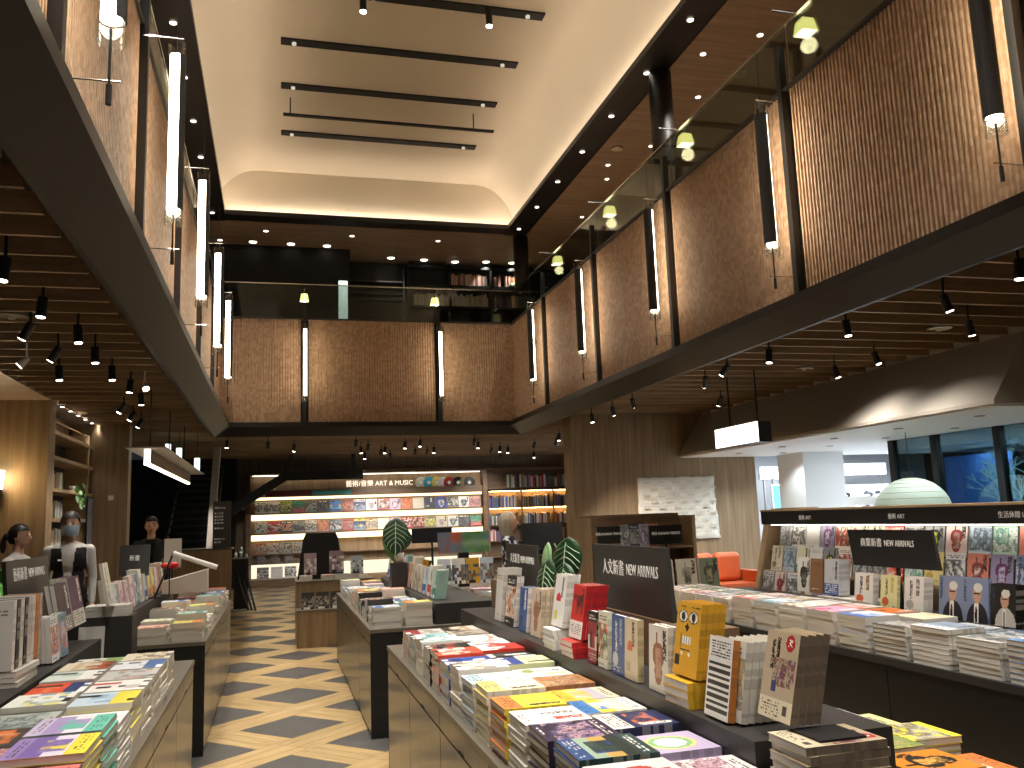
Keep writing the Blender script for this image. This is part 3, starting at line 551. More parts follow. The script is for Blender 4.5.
# ================================================================== BOOKS
def art(seed, base, acc, style='photo', nx=28, ny=38):
    """a printed cover as a small raster of flat colours, row 0 at the foot"""
    r = np.random.RandomState(seed); A = np.empty((ny, nx, 3)); A[:] = lin(base); acc = [np.array(lin(c)) for c in acc] or [np.array(lin('#555555'))]
    uu, vv = np.meshgrid((np.arange(nx)+.5)/nx, (np.arange(ny)+.5)/ny)
    def rect(u0, v0, u1, v1, c): A[(uu > u0) & (uu < u1) & (vv > v0) & (vv < v1)] = c
    def ell(cu, cv, ru, rv, c): A[((uu-cu)/ru)**2+((vv-cv)/rv)**2 < 1] = c
    def words(u0, v0, u1, v1, c, dens=.6):
        k = (uu > u0) & (uu < u1) & (vv > v0) & (vv < v1) & (r.rand(ny, nx) < dens) & ((np.arange(ny)[:, None] % 2) == 0); A[k] = c
    def vwords(u0, v0, u1, v1, c, dens=.75):
        k = (uu > u0) & (uu < u1) & (vv > v0) & (vv < v1) & (r.rand(ny, nx) < dens); A[k] = c
    def noise(u0, v0, u1, v1, cols, s=5):
        g = r.rand(s+2, s+2); gx = uu*s; gy = vv*s; ix, iy = gx.astype(int), gy.astype(int); fx, fy = gx-ix, gy-iy
        n = (g[iy, ix]*(1-fx)+g[iy, ix+1]*fx)*(1-fy)+(g[iy+1, ix]*(1-fx)+g[iy+1, ix+1]*fx)*fy
        n = n*.8+.2*r.rand(ny, nx) if nx > 10 else n; k = (uu > u0) & (uu < u1) & (vv > v0) & (vv < v1); q = np.clip((n-.22)/.56*(len(cols)-1), 0, len(cols)-1.001); qi = q.astype(int); qf = (q-qi)[..., None]; qf = qf*qf*(3-2*qf); cc = np.array(cols)
        A[k] = (cc[qi]*(1-qf)+cc[np.minimum(qi+1, len(cols)-1)]*qf)[k]
    dark = np.array(lin('#26231f')) if A[0, 0].mean() > .18 else np.array(lin('#f0ede4')); bb = A[0, 0].copy()
    if style == 'photo':
        noise(.0, .15, 1, .78, [bb]+acc+[bb], 7); words(.1, .82, .9, .94, dark); words(.1, .04, .6, .1, dark)
    elif style == 'band':
        noise(.1, .42, .9, .8, [bb, bb]+(acc[1:] or [bb]), 5); vwords(.74, .45, .88, .95, dark); rect(0, 0, 1, .32, acc[0]); words(.08, .05, .9, .28, np.array(lin('#ffffff')) if acc[0].mean() < .3 else np.array(lin('#30302c')), .5)
    elif style == 'type':
        vwords(.62, .5, .8, .94, acc[0], .8); vwords(.3, .4, .42, .9, dark, .6); ell(.3, .25, .2, .12, acc[-1]); words(.1, .04, .9, .12, dark, .4)
    elif style == 'plain':
        words(.15, .75, .85, .9, acc[0], .75); words(.2, .1, .8, .16, dark, .5)
    elif style == 'blocks':
        n = len(acc)
        for i, c in enumerate(acc): rect(0, i/n*.8, 1, (i+1)/n*.8, c)
        words(.1, .82, .9, .95, dark, .6); noise(.2, .3, .8, .6, [acc[0], acc[-1], bb], 5); words(.1, .05, .9, .2, dark, .35)
    elif style == 'ring':
        ell(.5, .5, .36, .34, acc[0]); ell(.5, .5, .31, .29, acc[1]); ell(.5, .5, .24, .22, acc[2])
    elif style == 'portrait':
        ell(.58, .0, .42, .45, acc[0]); rect(.45, 0, .62, .42, np.array(lin('#e8e4dc'))); ell(.53, .16, .045, .2, acc[0]*.4); ell(.56, .62, .16, .2, np.array(lin('#c89a80'))); ell(.6, .78, .17, .1, np.array(lin('#d9d5cc'))); rect(.42, .63, .68, .665, dark*0+.02); vwords(.06, .45, .14, .95, np.array(lin('#30406a')), .7)
    elif style == 'stripes':
        for i in range(8): rect(.06, .08+.08*i, .94, .12+.08*i, np.array(lin('#3a3834')))
        words(.1, .74, .9, .95, dark, .75)
    elif style == 'figure':
        ell(.5, .55, .3, .2, acc[0]); ell(.5, .3, .2, .2, acc[0]); rect(.4, .5, .46, .9, acc[0]); vwords(.76, .5, .92, .95, dark, .7); noise(.35, .2, .65, .65, [acc[0], acc[-1], acc[0]], 6)
    elif style == 'sun':
        ell(.42, .5, .2, .14, acc[0]); rect(.1, .3, .9, .48, bb); vwords(.6, .55, .75, .95, dark, .7); noise(.1, .12, .45, .3, [bb, acc[-1]], 6)
    elif style == 'face':
        for cu in (.27, .7):
            ell(cu, .8, .2, .085, dark*0+.03); ell(cu, .8, .175, .07, np.array(lin('#f3efe4'))); ell(cu, .8, .075, .06, dark*0+.01)
        ell(.47, .655, .05, .06, dark*0+.02); ell(.47, .66, .1, .018, dark*0+.02)
        rect(.28, .42, .66, .54, np.array(lin('#f5f2e8')))
        for i in range(4): rect(.28+.1*i, .42, .3+.1*i, .54, dark*0+.05)
        rect(.28, .475, .66, .49, dark*0+.05); rect(.22, .36, .25, .58, dark*0+.05); rect(.25, .34, .66, .36, dark*0+.05); ell(.32, .3, .045, .03, np.array(lin('#f5f2e8'))); ell(.62, .3, .045, .03, np.array(lin('#f5f2e8')))
        rect(.06, .12, .26, .27, dark*0+.02); words(.1, .92, .35, .97, dark, .8); words(.6, .92, .95, .97, dark, .8)
    elif style == 'tale':
        vwords(.2, .55, .3, .9, dark, .8); vwords(.36, .62, .46, .92, dark, .8); ell(.74, .88, .13, .095, np.array(lin('#b81f24'))); vwords(.68, .84, .8, .92, np.array(lin('#f5f2e8')), .4)
        noise(.3, .38, .95, .7, [bb, np.array(lin('#6e4a6b')), np.array(lin('#7d4a34')), bb, np.array(lin('#4a5266'))], 9); rect(.3, .3, .46, .42, np.array(lin('#3c4c70'))); rect(0, 0, 1, .24, np.array(lin('#e4d9bb'))); words(.08, .04, .62, .2, dark, .45); rect(.72, .08, .86, .17, np.array(lin('#4f4a44')))
    return A
def book_mesh(name, A, W, H, t, spine, back=None, hard=False):
    """lies flat: width x 0..W (spine at W), height y 0..H, front up"""
    ny, nx = A.shape[:2]; xs = np.linspace(0, W, nx+1); ys = np.linspace(0, H, ny+1); X, Y = np.meshgrid(xs, ys)
    V = np.stack([X, Y, np.full_like(X, t)], -1).reshape(-1, 3).tolist(); F = []; C = []
    for j in range(ny):
        for i in range(nx): a = j*(nx+1)+i; F.append((a, a+1, a+nx+2, a+nx+1)); C.append(A[j, i])
    sp = np.array(lin(spine)); bk = np.array(lin(back)) if back else A[1, 1]
    def q(p, c): n = len(V); V.extend(p); F.append((n, n+1, n+2, n+3)); C.append(c)
    rr = np.random.RandomState(int(W*9999) % 97); dk = np.array(lin('#2a2724')) if sp.mean() > .15 else np.array(lin('#ece8dc'))
    k = 24
    for j in range(k): q([(W, H*j/k, 0), (W, H*(j+1)/k, 0), (W, H*(j+1)/k, t), (W, H*j/k, t)], sp*.75+dk*.25 if j in (2, 10, 11, 12, 14, 15, 18, 19, 20) else sp)
    q([(0, 0, 0), (0, H, 0), (W, H, 0), (W, 0, 0)], bk)
    for p in (((0, 0), (W, 0)), ((W, H), (0, H)), ((0, H), (0, 0))):   # sheet edges of both boards
        for z in (0, t-.0016):
            (x0, y0), (x1, y1) = p; q([(x0, y0, z), (x1, y1, z), (x1, y1, z+.0016), (x0, y0, z+.0016)], bk if z == 0 else A[0, 0]*.7+sp*.3)
    me = bpy.data.meshes.new(name); me.from_pydata(V, [], F); at_ = me.color_attributes.new('Col', 'FLOAT_COLOR', 'CORNER')
    buf = np.ones((len(F)*4, 4), np.float32); buf[:, :3] = np.repeat(np.array(C), 4, 0); at_.data.foreach_set('color', buf.ravel()); me.materials.append(M['prn'])
    i = .002; o = MB().box((i, i, .0016), (W-.0015, H-i, t-.0017)).build('page_block', M['pg']); pm = o.data; bpy.data.objects.remove(o)
    return me, pm
NB = [0]
def put_book(meshes, M4, label, group):
    me, pm = meshes; o = link('book', me); o.matrix_world = M4; p = link('page_block', pm, o); NB[0] += 1
    return tag(o, label, 'book', group)
FARV, FARF, FARC = [], [], []
def far_book(M4, A, W, H, t, spine):
    n = len(FARV); ny, nx = A.shape[:2]
    for j in range(ny+1):
        for i in range(nx+1): FARV.append(tuple(M4 @ Vector((W*i/nx, H*j/ny, t))))
    for j in range(ny):
        for i in range(nx): a = n+j*(nx+1)+i; FARF.append((a, a+1, a+nx+2, a+nx+1)); FARC.append(A[j, i])
    c = [tuple(M4 @ Vector(p)) for p in ((0, 0, 0), (W, 0, 0), (W, H, 0), (0, H, 0), (0, 0, t), (W, 0, t), (W, H, t), (0, H, t))]; n = len(FARV); FARV.extend(c)
    pg = np.array(lin('#d8d3c6'))
    for f, col in (((0, 1, 5, 4), pg), ((1, 2, 6, 5), np.array(lin(spine))), ((2, 3, 7, 6), pg), ((3, 0, 4, 7), pg), ((3, 2, 1, 0), A[0, 0])): FARF.append(tuple(n+k for k in f)); FARC.append(col)
def flat4(x, y, z, face, jit=0.):
    """face: side of the reader. 'w' reader stands at smaller x, 'e' at larger x, 's' at smaller y"""
    rz = {'w': -PI/2, 'e': PI/2, 's': 0}[face]+jit
    return Matrix.Translation((x, y, z)) @ Matrix.Rotation(rz, 4, 'Z')
sd = [100]
def pile(cx, cy, z, face, n, W, H, t, base, acc, style, label=None, group=None, spine=None, real=True, rng=random.Random(5)):
    """flat pile of one title, centred on (cx, cy)"""
    sd[0] += 1; A = art(sd[0], base, acc, style, *((28, 38) if real else (6, 8))); spine = spine or base
    if real: ms = book_mesh('book', A, W, H, t, spine)
    for k in range(n):
        j = rng.uniform(-.025, .025); M4 = flat4(cx+rng.uniform(-.004, .004), cy+rng.uniform(-.004, .004), z+k*t, face, j) @ Matrix.Translation((-W/2, -H/2, 0))
        if real: put_book(ms, M4, label, group)
        else: far_book(M4, A if k == n-1 else A[:1, :1], W, H, t, spine)
    return z+n*t
def stand4(x, y, z, face, lean):
    """upright: foot line through (x, y, z); face 'w' cover looks to smaller x, 'e' to larger x, 's' to smaller y; lean back in radians"""
    ex, ez = {'w': ((0, -1, 0), (-1, 0, 0)), 'e': ((0, 1, 0), (1, 0, 0)), 's': ((1, 0, 0), (0, -1, 0))}[face]
    ex, ez = Vector(ex), Vector(ez); ey = Vector((0, 0, 1)); ey2 = ey*math.cos(lean)-ez*math.sin(lean); ez2 = ex.cross(ey2)
    return Matrix(((ex.x, ey2.x, ez2.x, x), (ex.y, ey2.y, ez2.y, y), (ex.z, ey2.z, ez2.z, z), (0, 0, 0, 1)))
def upright(x, y, z, face, n, W, H, t, lean, base, acc, style, label=None, group=None, spine=None, real=True, hi=False, M0=None):
    """n copies one behind the other; (x, y, z) = foot of the front cover on its spine side"""
    sd[0] += 1; A = art(sd[0], base, acc, style, *((40, 56) if hi else (28, 38) if real else (6, 8))); spine = spine or base
    M4 = (M0 or stand4(x, y, z, face, lean)) @ Matrix.Translation((-W, 0, -t))
    lift = t*math.sin(lean)*0
    if real: ms = book_mesh('book', A, W, H, t, spine)
    for k in range(n):
        Mk = M4 @ Matrix.Translation((0, 0, -k*(t+.001)/math.cos(lean)**2))
        Mk.translation.z = z+ (t*math.sin(lean)*1.0 if lean else 0)
        if real: put_book(ms, Mk, label, group)
        else: far_book(Mk, A, W, H, t, spine)
# ---- middle front island: risers, then piles towards the aisle (near to far)
def riser(x0, x1, y0, y1, z0, z1, m, label): o = B('book_riser', (x0, y0, z0), (x1, y1, z1), m); return tag(o, label, 'riser')
riser(1.20, 1.62, 2.13, 5.9, .8, 1.02, M['riser'], 'long charcoal riser block along the front middle island')
riser(1.415, 1.58, 2.85, 5.9, 1.02, 1.205, M['case'], 'brown upper step on the charcoal riser of the front middle island')
C1 = [('white with a coral red figure', '#ece8e2', ['#c8463c', '#e8a08c'], 'figure'), ('dark teal with large pale letters and a blue band', '#2c4a4a', ['#2b4f86', '#9fb8a4', '#c9a45a', '#1d2f2c'], 'blocks'), ('dark purple with a white title and pink glow', '#332a44', ['#c9a2a8', '#6b5f8c', '#17151c'], 'photo'),
      ('white with a red text column', '#ebe9e4', ['#c2463c', '#cdd8d2'], 'type'), ('bright yellow with an orange foot', '#efdc45', ['#e08a4a', '#f0c890'], 'band'), ('cream with a pale yellow band and grey drawing', '#ece6c8', ['#efe08a', '#9c988c'], 'band'), ('white with a pale blue label', '#eeeeea', ['#b8d2e0', '#8fa2aa'], 'band'),
      ('white with a grey brush drawing', '#f0eeea', ['#8c8578', '#c9c0b0'], 'photo'), ('royal blue with white lettering', '#32549c', ['#e8e8e8', '#20386e'], 'type'), ('red and white patterned', '#d8553f', ['#ece5da', '#e9b7a4', '#a83028'], 'photo'), ('black with a red motif', '#22201f', ['#b8322c', '#6a6058'], 'photo'),
      ('white with a teal landscape', '#e9ece8', ['#8fc0bd', '#5f8c8c'], 'photo'), ('pale aqua with a white title', '#a9d3d6', ['#e6efec', '#5d9aa2'], 'band'), ('grey with a wine red foot', '#cfcac2', ['#8c3038', '#a09a90'], 'band')]
C2 = [('white with mauve flower print', '#efe9ea', ['#9c5f78', '#d9c0c8', '#7f4a62'], 'photo'), ('lilac with a green and yellow ring', '#cbbcdc', ['#e5e08c', '#8fc48a', '#dcebea'], 'ring'), ('navy with an orange square and a white paper band', '#2e3358', ['#ece9e2', '#d9743a', '#5f6ea0'], 'band'),
      ('white and yellow with a blue corner label', '#f2efe4', ['#3f7fc0', '#efd04a', '#f0e9c0'], 'blocks'), ('cream with yellow and orange blocks', '#eadcc0', ['#efb53a', '#f2dd6a', '#b9b4c0'], 'blocks'), ('tan with a brown landscape', '#b8845a', ['#7a5238', '#d9b58c', '#5c4a3a'], 'photo'), ('white with lime lettering', '#eceadf', ['#c8cf5a', '#8c9a4a'], 'type'),
      ('pale green with a deep blue band', '#dbe0b0', ['#34488c', '#c8d08c'], 'band'), ('black with a bold white title', '#201f20', ['#e8e6e0', '#55504c'], 'type'), ('scarlet with a white cross', '#cf4236', ['#f0ece4', '#a82a24'], 'blocks'), ('white with a sky blue map and a crimson corner', '#ece9e4', ['#8cc0dc', '#c05a58', '#d8d0c4'], 'photo'),
      ('white with coral lines', '#f0ebe6', ['#dc8a78', '#b8b0a8'], 'plain'), ('warm grey with a photo', '#b8afa4', ['#5f5850', '#8c8478'], 'photo'), ('white with a black edge and tan photo', '#e6e0d6', ['#26221f', '#b89a78'], 'blocks')]
yy = 2.07
for k, (d, b, a, s) in enumerate(C1):
    n = (10, 10, 9, 9, 9, 8, 8, 8, 9, 9, 9, 9, 9, 8)[k]
    pile(.855, yy+.25*k, .801, 'w', n, .215, .222, (.0195, .02, .021, .02, .02, .024, .022, .024, .019, .02, .019, .02, .018, .02)[k], b, a, s, '%s paperback, aisle row, front middle island' % d, 'pile: %s, aisle row of the front middle island' % d, '#e4e0d6' if k in (3, 5, 6, 7) else b, real=k < 7)
for k, (d, b, a, s) in enumerate(C2):
    n = (8, 7, 7, 8, 7, 7, 7, 7, 7, 8, 6, 8, 8, 7)[k]
    pile(1.085, yy+.08+.25*k, .801, 'w', n, .20, .215, (.02, .024, .026, .022, .024, .025, .024, .026, .024, .022, .028, .02, .02, .022)[k], b, a, s, '%s book, riser row, front middle island' % d, 'pile: %s, riser row of the front middle island' % d, real=k < 7)
# books shown upright on the risers, covers towards the aisle
def U(px, py, x, *a, **k):
    q = at(px, py, 'x', x); upright(x, q.y, a[0], 'w', *a[1:], **k)
zt = pile(1.315, 2.61, 1.021, 'w', 3, .17, .215, .026, '#e2b12e', ['#3a3020', '#efcf6a'], 'plain', 'golden yellow book lying in the short pile under the yellow face book', 'pile: golden yellow books on the riser', '#e2b12e')
U(696, 682, 1.235, zt+.002, 4, .165, .225, .02, .17, '#dfa92c', ['#222222'], 'face', 'yellow book with cartoon eyes and a cart mouth standing on the riser', 'copies of the yellow face book', '#d9a22a', hi=True)
U(727, 716, 1.22, 1.021, 1, .14, .225, .022, .17, '#eceae4', ['#333333'], 'stripes', 'white book with thick black bars standing on the riser', None, '#c07a34', hi=True)
upright(1.246, 2.28, 1.021, 'w', 6, .14, .22, .022, .17, '#e6e2d6', ['#8c8478', '#d8c48c'], 'photo', 'ivory book in the fan behind the black barred book', 'ivory books behind the barred book', '#e6e2d6')
zt = pile(1.33, 2.0, .801, 'w', 12, .17, .225, .021, '#c9b79a', ['#7a3a34', '#e4d9bb'], 'tale', 'beige story book lying in the pile under the tilted beige set', 'pile: beige story books', '#8f8070')
U(790, 728, 1.26, zt+.008, 4, .155, .225, .021, .24, '#bfae94', ['#7d4a34'], 'tale', 'beige story book with a red round seal tilted on the riser', 'tilted copies of the beige story book', '#8d7c6c', hi=True)
tag(B('book_stand', (1.27, 1.94, zt+.001), (1.4, 2.07, zt+.006), M['blk2']), 'flat black stand under the tilted beige story books', 'book stand')
# row in front of the grey sign
for d, px, py, b, a, s, n, W, H, spn in (
    ('white book with a brown robot figure', 667, 680, '#e9e5dc', ['#a06a50', '#c9a08c'], 'figure', 2, .15, .215, '#dcd8ce'), ('beige book with an orange corner seal', 637, 672, '#d9cdb4', ['#d9744a', '#b8a88c'], 'sun', 1, .12, .215, '#c9b88c'), ('blue book with a pale sky', 624, 664, '#46639f', ['#a8b8c8', '#c9d2d2'], 'type', 1, .13, .215, '#46639f'),
    ('white comic book with green drawings', 607, 661, '#e2e4d4', ['#8fb08c', '#3c4438', '#d96a3a'], 'photo', 1, .1, .215, '#e2e4d4'), ('black book with crimson panels', 596, 655, '#232120', ['#9c2f36', '#d8d2c8', '#9c2f36'], 'blocks', 1, .1, .205, '#1d1b1a')):
    q = at(px, py, 'x', 1.235); upright(1.235, q.y, 1.021, 'w', n, W, H, .024, .06, b, a, s, d+' standing before the grey sign', None if n == 1 else 'copies: '+d, spn)
zt = pile(1.30, 3.66, 1.021, 'w', 3, .16, .2, .022, '#c23a36', ['#efe9e0', '#8c1f20'], 'plain', 'red hardback lying under the scarlet boxed set', 'pile: red hardbacks on the riser', '#b8282c')
upright(1.24, 3.58, zt+.002, 'w', 5, .16, .225, .019, .17, '#c9302f', ['#ece8e2', '#3a2320'], 'band', 'scarlet book with a white paper band from the set standing on the riser', 'scarlet set with white bands', '#b3262a', hi=True)
zt = pile(1.30, 3.92, 1.021, 'w', 4, .16, .2, .022, '#eceae6', ['#b9b4ac', '#9c948c'], 'plain', 'white paperback lying under the red half-circle book', 'pile: white paperbacks on the riser', '#dedbd4')
upright(1.24, 3.83, zt+.002, 'w', 3, .165, .235, .018, .17, '#e9e7e2', ['#cf2f38', '#d9cf4a'], 'sun', 'white book with a red half circle standing on the riser', 'copies of the red half-circle book', '#d9d6d0', hi=True)
for j, (b, spn) in enumerate((('#d9cbb4', '#c9b294'), ('#e2d8c4', '#d3c3a8'), ('#d2c2a6', '#bfa98a'), ('#e6ddcc', '#d8ccb4'), ('#cfc0a8', '#b9a588'), ('#ddd2bc', '#cbb99c'))):
    upright(1.25+.021*j, 4.22-.012*j, 1.021, 'w', 1, .17, .235, .019, .1, b, ['#b07a5a', '#8c7c68'], 'figure', 'cream story book in the slanted fan of cream books', 'fan of cream books', spn)
upright(1.25, 4.47, 1.021, 'w', 3, .15, .225, .02, .1, '#46669f', ['#ece8e0', '#2c4470'], 'type', 'blue paperback standing beside the cream fan', 'blue paperbacks beside the cream fan', '#e6e2da')
upright(1.25, 4.72, 1.021, 'w', 2, .2, .27, .02, .12, '#26221f', ['#b8643a', '#d9b090', '#e6e2dc'], 'photo', 'black book with an orange portrait standing on the riser', 'black portrait books', '#d6d2ca')
upright(1.25, 5.0, 1.021, 'w', 5, .15, .3, .021, .1, '#d8d4cc', ['#8c8478'], 'plain', 'grey white tall book at the kiosk end of the riser', 'tall grey white books', '#cfcac0')
# shop front side of the same island
rt = [('orange with a black bird', '#e08a2e', ['#2c2622', '#f0b45a'], 'figure'), ('green meadow photo', '#8c9a5a', ['#c8cf5a', '#5f7a4a', '#b8a878'], 'photo'), ('pink with a white foot', '#dc6f9c', ['#efe9ea', '#c05080'], 'band'), ('navy with a white moon', '#3a4a5c', ['#d9dde0', '#c8cf5a'], 'sun'), ('vermilion with a cream title', '#d9683c', ['#f0e4c8', '#b84a28'], 'plain')]
for k, (d, b, a, s) in enumerate(rt): pile(1.78, 2.2+.235*k, .801, 'e', (4, 4, 5, 5, 5)[k], .2, .215, .024, b, a, s, '%s book, shop front side of the front middle island' % d, 'pile: %s, shop front side' % d, '#d9743a' if k == 1 else None)
rt2 = [('white and orange magazine', '#ece8e0', ['#d97a3a', '#5f6a4a'], 'blocks'), ('lemon yellow with a grey photo', '#ede04a', ['#b9b4a8', '#8c8478', '#6e675c'], 'photo'), ('pale yellow with a brown photo', '#e9e09a', ['#8c6a4a', '#5f7a78'], 'photo')]
for k, (d, b, a, s) in enumerate(rt2): pile(1.985, 2.28+.24*k, .801, 'e', (2, 4, 3)[k], .2, .21, .022, b, a, s, '%s on the outer edge of the front middle island' % d, 'pile: %s, outer edge' % d)
for k in range(9):
    pile(1.82, 3.45+.25*k, .801, 'e', 6, .2, .22, .024, *random.choice([('#e6e2da', ['#8c8478', '#b9c4c9'], 'photo'), ('#c9d2d8', ['#46639f', '#e8e4dc'], 'band'), ('#e2b88c', ['#b8643a', '#efe4d0'], 'photo')]), real=False)
# ---- stair side front island
riser(-1.55, -1.02, 1.5, 5.9, .8, .98, M['riser'], 'long charcoal riser block along the front island on the stair side')
riser(-1.46, -1.3, 4.3, 5.9, .98, 1.25, M['case'], 'brown upper step on the riser of the stair side island')
L1 = [('pink with a yellow label', '#e8a8ac', ['#efe06a', '#d9683c', '#c04a4a'], 'blocks'), ('salmon red with a black script', '#e07a74', ['#2a2422', '#c95a58'], 'type'), ('violet with a yellow label', '#9c86c0', ['#efdd4a', '#e4def0', '#7a64a8'], 'blocks'), ('lilac with a teal corner', '#cbbfdc', ['#6ac0ac', '#ece8f0', '#a894c4'], 'blocks'), ('white with two black marks', '#efeeea', ['#33302c', '#9c988c'], 'plain'),
      ('pale blue with a yellow foot', '#c9dce8', ['#e6d84a', '#8fb0c8'], 'band'), ('white with red script', '#f0ede8', ['#b84a44', '#c9c4bc'], 'type'), ('silver grey with a rose edge', '#c4c4c2', ['#d8a8a0', '#8c8a88'], 'photo'), ('white with blue bars', '#e9ecee', ['#4a6aa8', '#9cb4d0'], 'band'), ('ivory with a tan photo', '#e4dcc8', ['#b89a78', '#7a6a58'], 'photo')]
L2 = [('black and white photo with a straw yellow foot', '#e2dcc0', ['#e4d28c', '#3a3634', '#8c8884'], 'band'), ('white with an orange panel', '#eceae2', ['#e09a4a', '#b8c4b0'], 'blocks'), ('rose with a maroon photo', '#dfb0b0', ['#7a3a3e', '#c98a90', '#e9d4d2'], 'photo'), ('sand with a charcoal band and orange edge', '#d8b48c', ['#3a3836', '#d9763c'], 'blocks'), ('grey with a coastline photo', '#b9beb8', ['#4a5254', '#8c9a98'], 'photo'),
      ('white with a yellow and blue sketch', '#eef0ea', ['#e8e08c', '#6a8cb0', '#9cc0d0'], 'photo'), ('orange red boxed', '#df5330', ['#2c3a70', '#f08a5a'], 'band'), ('pale mint with a white title', '#d8e4dc', ['#f2f2ee', '#9cb8ac'], 'band'), ('cream with a rust stripe', '#e6dcc4', ['#a8583a', '#c9b894'], 'blocks'), ('white with a green label', '#ecece4', ['#8cb06a', '#b8c8a8'], 'band')]
for k, (d, b, a, s) in enumerate(L1): pile(-.632, 2.36+.285*k, .801, 'e', (9, 8, 9, 9, 7, 8, 8, 8, 8, 8)[k], .255, .225, .023, b, a, s, '%s paperback, aisle row, stair side front island' % d, 'pile: %s, aisle row, stair side' % d, '#dcd8d0' if k in (0, 3) else b, real=k < 5)
for k, (d, b, a, s) in enumerate(L2): pile(-.885, 2.5+.285*k, .801, 'e', (9, 8, 7, 7, 7, 8, 5, 8, 8, 7)[k], .26, .225, .022 if k != 6 else .034, b, a, s, '%s book, riser row, stair side front island' % d, 'pile: %s, riser row, stair side' % d, '#dcd8d0' if k < 3 else b, real=k < 5)
cols = ['#d9d6ce', '#1c1a19', '#d2ccc4', '#1f1d1c', '#c4bcb8', '#d6d0c8', '#c9743a', '#b0a89c']
zt = pile(-1.16, 4.42, .981, 'e', 3, .36, .2, .022, '#d8d4ca', ['#a8a29a'], 'plain', 'pale book lying in the pile below the black and white spines', 'pile: pale books on the stair side riser', '#cfcac2')
for j, c in enumerate(cols):
    sd[0] += 1; A = art(sd[0], c, ['#8c8880'], 'plain'); ms = book_mesh('book', A, .15, .29, .045, c); e4 = stand4(-1.08, 4.26+.062*j, zt+.004, 'e', 0) @ Matrix.Rotation(-PI/2, 4, 'Y') @ Matrix.Translation((-.15, 0, -.02))
    put_book(ms, e4, ('white', 'black', 'ivory', 'glossy black', 'lavender grey', 'cream', 'orange', 'taupe')[j]+' hardback shown by its spine on the stair side riser', None)
upright(-1.06, 5.02, .985, 'e', 3, .15, .22, .022, .1, '#e2e6ea', ['#c8463c', '#5f7a9c', '#e8a04a'], 'photo', 'white book with a red title standing on the stair side riser', 'white red-title books', '#d8b04a')
upright(-1.06, 5.22, .985, 'e', 2, .15, .22, .022, .1, '#7a9cb4', ['#d9e2e6', '#d9683c'], 'photo', 'blue grey book with mountains standing on the stair side riser', 'blue grey mountain books', '#6f93ad')
upright(-1.1, 5.86, 1.08, 'e', 3, .3, .28, .028, .2, '#553052', ['#dcd8cc', '#6f4a6c'], 'band', 'purple cloth hardback with a pale band standing on the stair side riser', 'purple cloth hardbacks', '#4a2848')
upright(-1.1, 5.53, 1.08, 'e', 2, .28, .26, .025, .2, '#3a2638', ['#8c8478', '#55404f'], 'band', 'dark plum hardback with a grey band standing beside the purple ones', 'dark plum hardbacks', '#33212f')
# ---- table on the shop front side
R1 = [('white with a blue foot', '#eceae6', ['#5f8cc0', '#c9d4dc'], 'band'), ('silver grey with a black photo', '#b9bab8', ['#2c2c2c', '#7a7a78'], 'photo'), ('blue grey with a white title', '#8c9cb0', ['#e6e8ea', '#5f6e84'], 'band'), ('charcoal with a pale photo', '#4a4a4c', ['#b9b6b0', '#8c8a86'], 'photo'), ('white with a cobalt corner', '#e9e9e6', ['#3f63b0', '#b4c0d4'], 'blocks'), ('pink lettered', '#e6a0bc', ['#f0e4e8', '#b84a78'], 'type'), ('white with a peach sketch', '#efe9e2', ['#e0a88c', '#c9beb0'], 'photo'), ('ice blue', '#cfdde4', ['#8cacc0', '#eef2f2'], 'band'), ('white with a red stripe', '#eeeae4', ['#c8605a', '#bcb6ae'], 'blocks')]
R2 = [('black with a white photo', '#26272a', ['#c9c9c8', '#6a6a6a'], 'photo'), ('steel blue with a white photo', '#5f7890', ['#dcdcd8', '#33465a'], 'photo'), ('white with a sea photo', '#e4e8ea', ['#4f86ac', '#9cc0d0'], 'photo'), ('cream with a lemon edge', '#ece6cc', ['#e6dc8c', '#b8ac8c'], 'plain'), ('orange with white lettering', '#e0763a', ['#efe9e0', '#b8542a'], 'type'), ('coral and white', '#e6e0da', ['#d8706a', '#efc0b4'], 'blocks'), ('white with a grey title', '#f0eeea', ['#8c8a84', '#c4c0b8'], 'plain'), ('ivory', '#eae4d4', ['#c9a878', '#9c8c70'], 'photo'), ('pale rose', '#ecd8d6', ['#b88a8c', '#f2eae8'], 'band')]
for k, (d, b, a, s) in enumerate(R1): pile(3.30, 3.22+.31*k, .801, 'w', (8, 7, 8, 7, 8, 8, 8, 8, 8)[k], .26, .225, .024, b, a, s, '%s book at the table edge facing the aisle' % d, 'pile: %s, black table edge' % d, '#d2cfc6', real=k < 4)
for k, (d, b, a, s) in enumerate(R2): pile(3.545, 3.36+.31*k, .801, 'w', (6, 6, 6, 7, 7, 7, 7, 7, 7)[k], .26, .225, .026, b, a, s, '%s book in the second row of the black table' % d, 'pile: %s, black table second row' % d, '#d2cfc6', real=k < 3)
for k in range(5): pile(3.3, 6.0+.27*k, .801, 'w', 7, .22, .22, .024, ('#e8e4dc', '#d8dee2', '#efd8d0', '#e6e2c8', '#e2e0dc')[k], ['#8c8880', '#b8463c', '#46639f'], 'photo', real=False, spine='#dcd8ce'); pile(3.55, 6.05+.27*k, .801, 'w', 7, .22, .22, .024, ('#e2dcd0', '#c8d2d4', '#ecebe6', '#dccfc0', '#e8e6e0')[k], ['#5f86a8', '#c9a45a'], 'photo', real=False, spine='#dcd8ce')
riser(3.76, 4.05, 2.2, 7.1, .8, .93, M['signb'], 'long black riser along the rear of the black table')
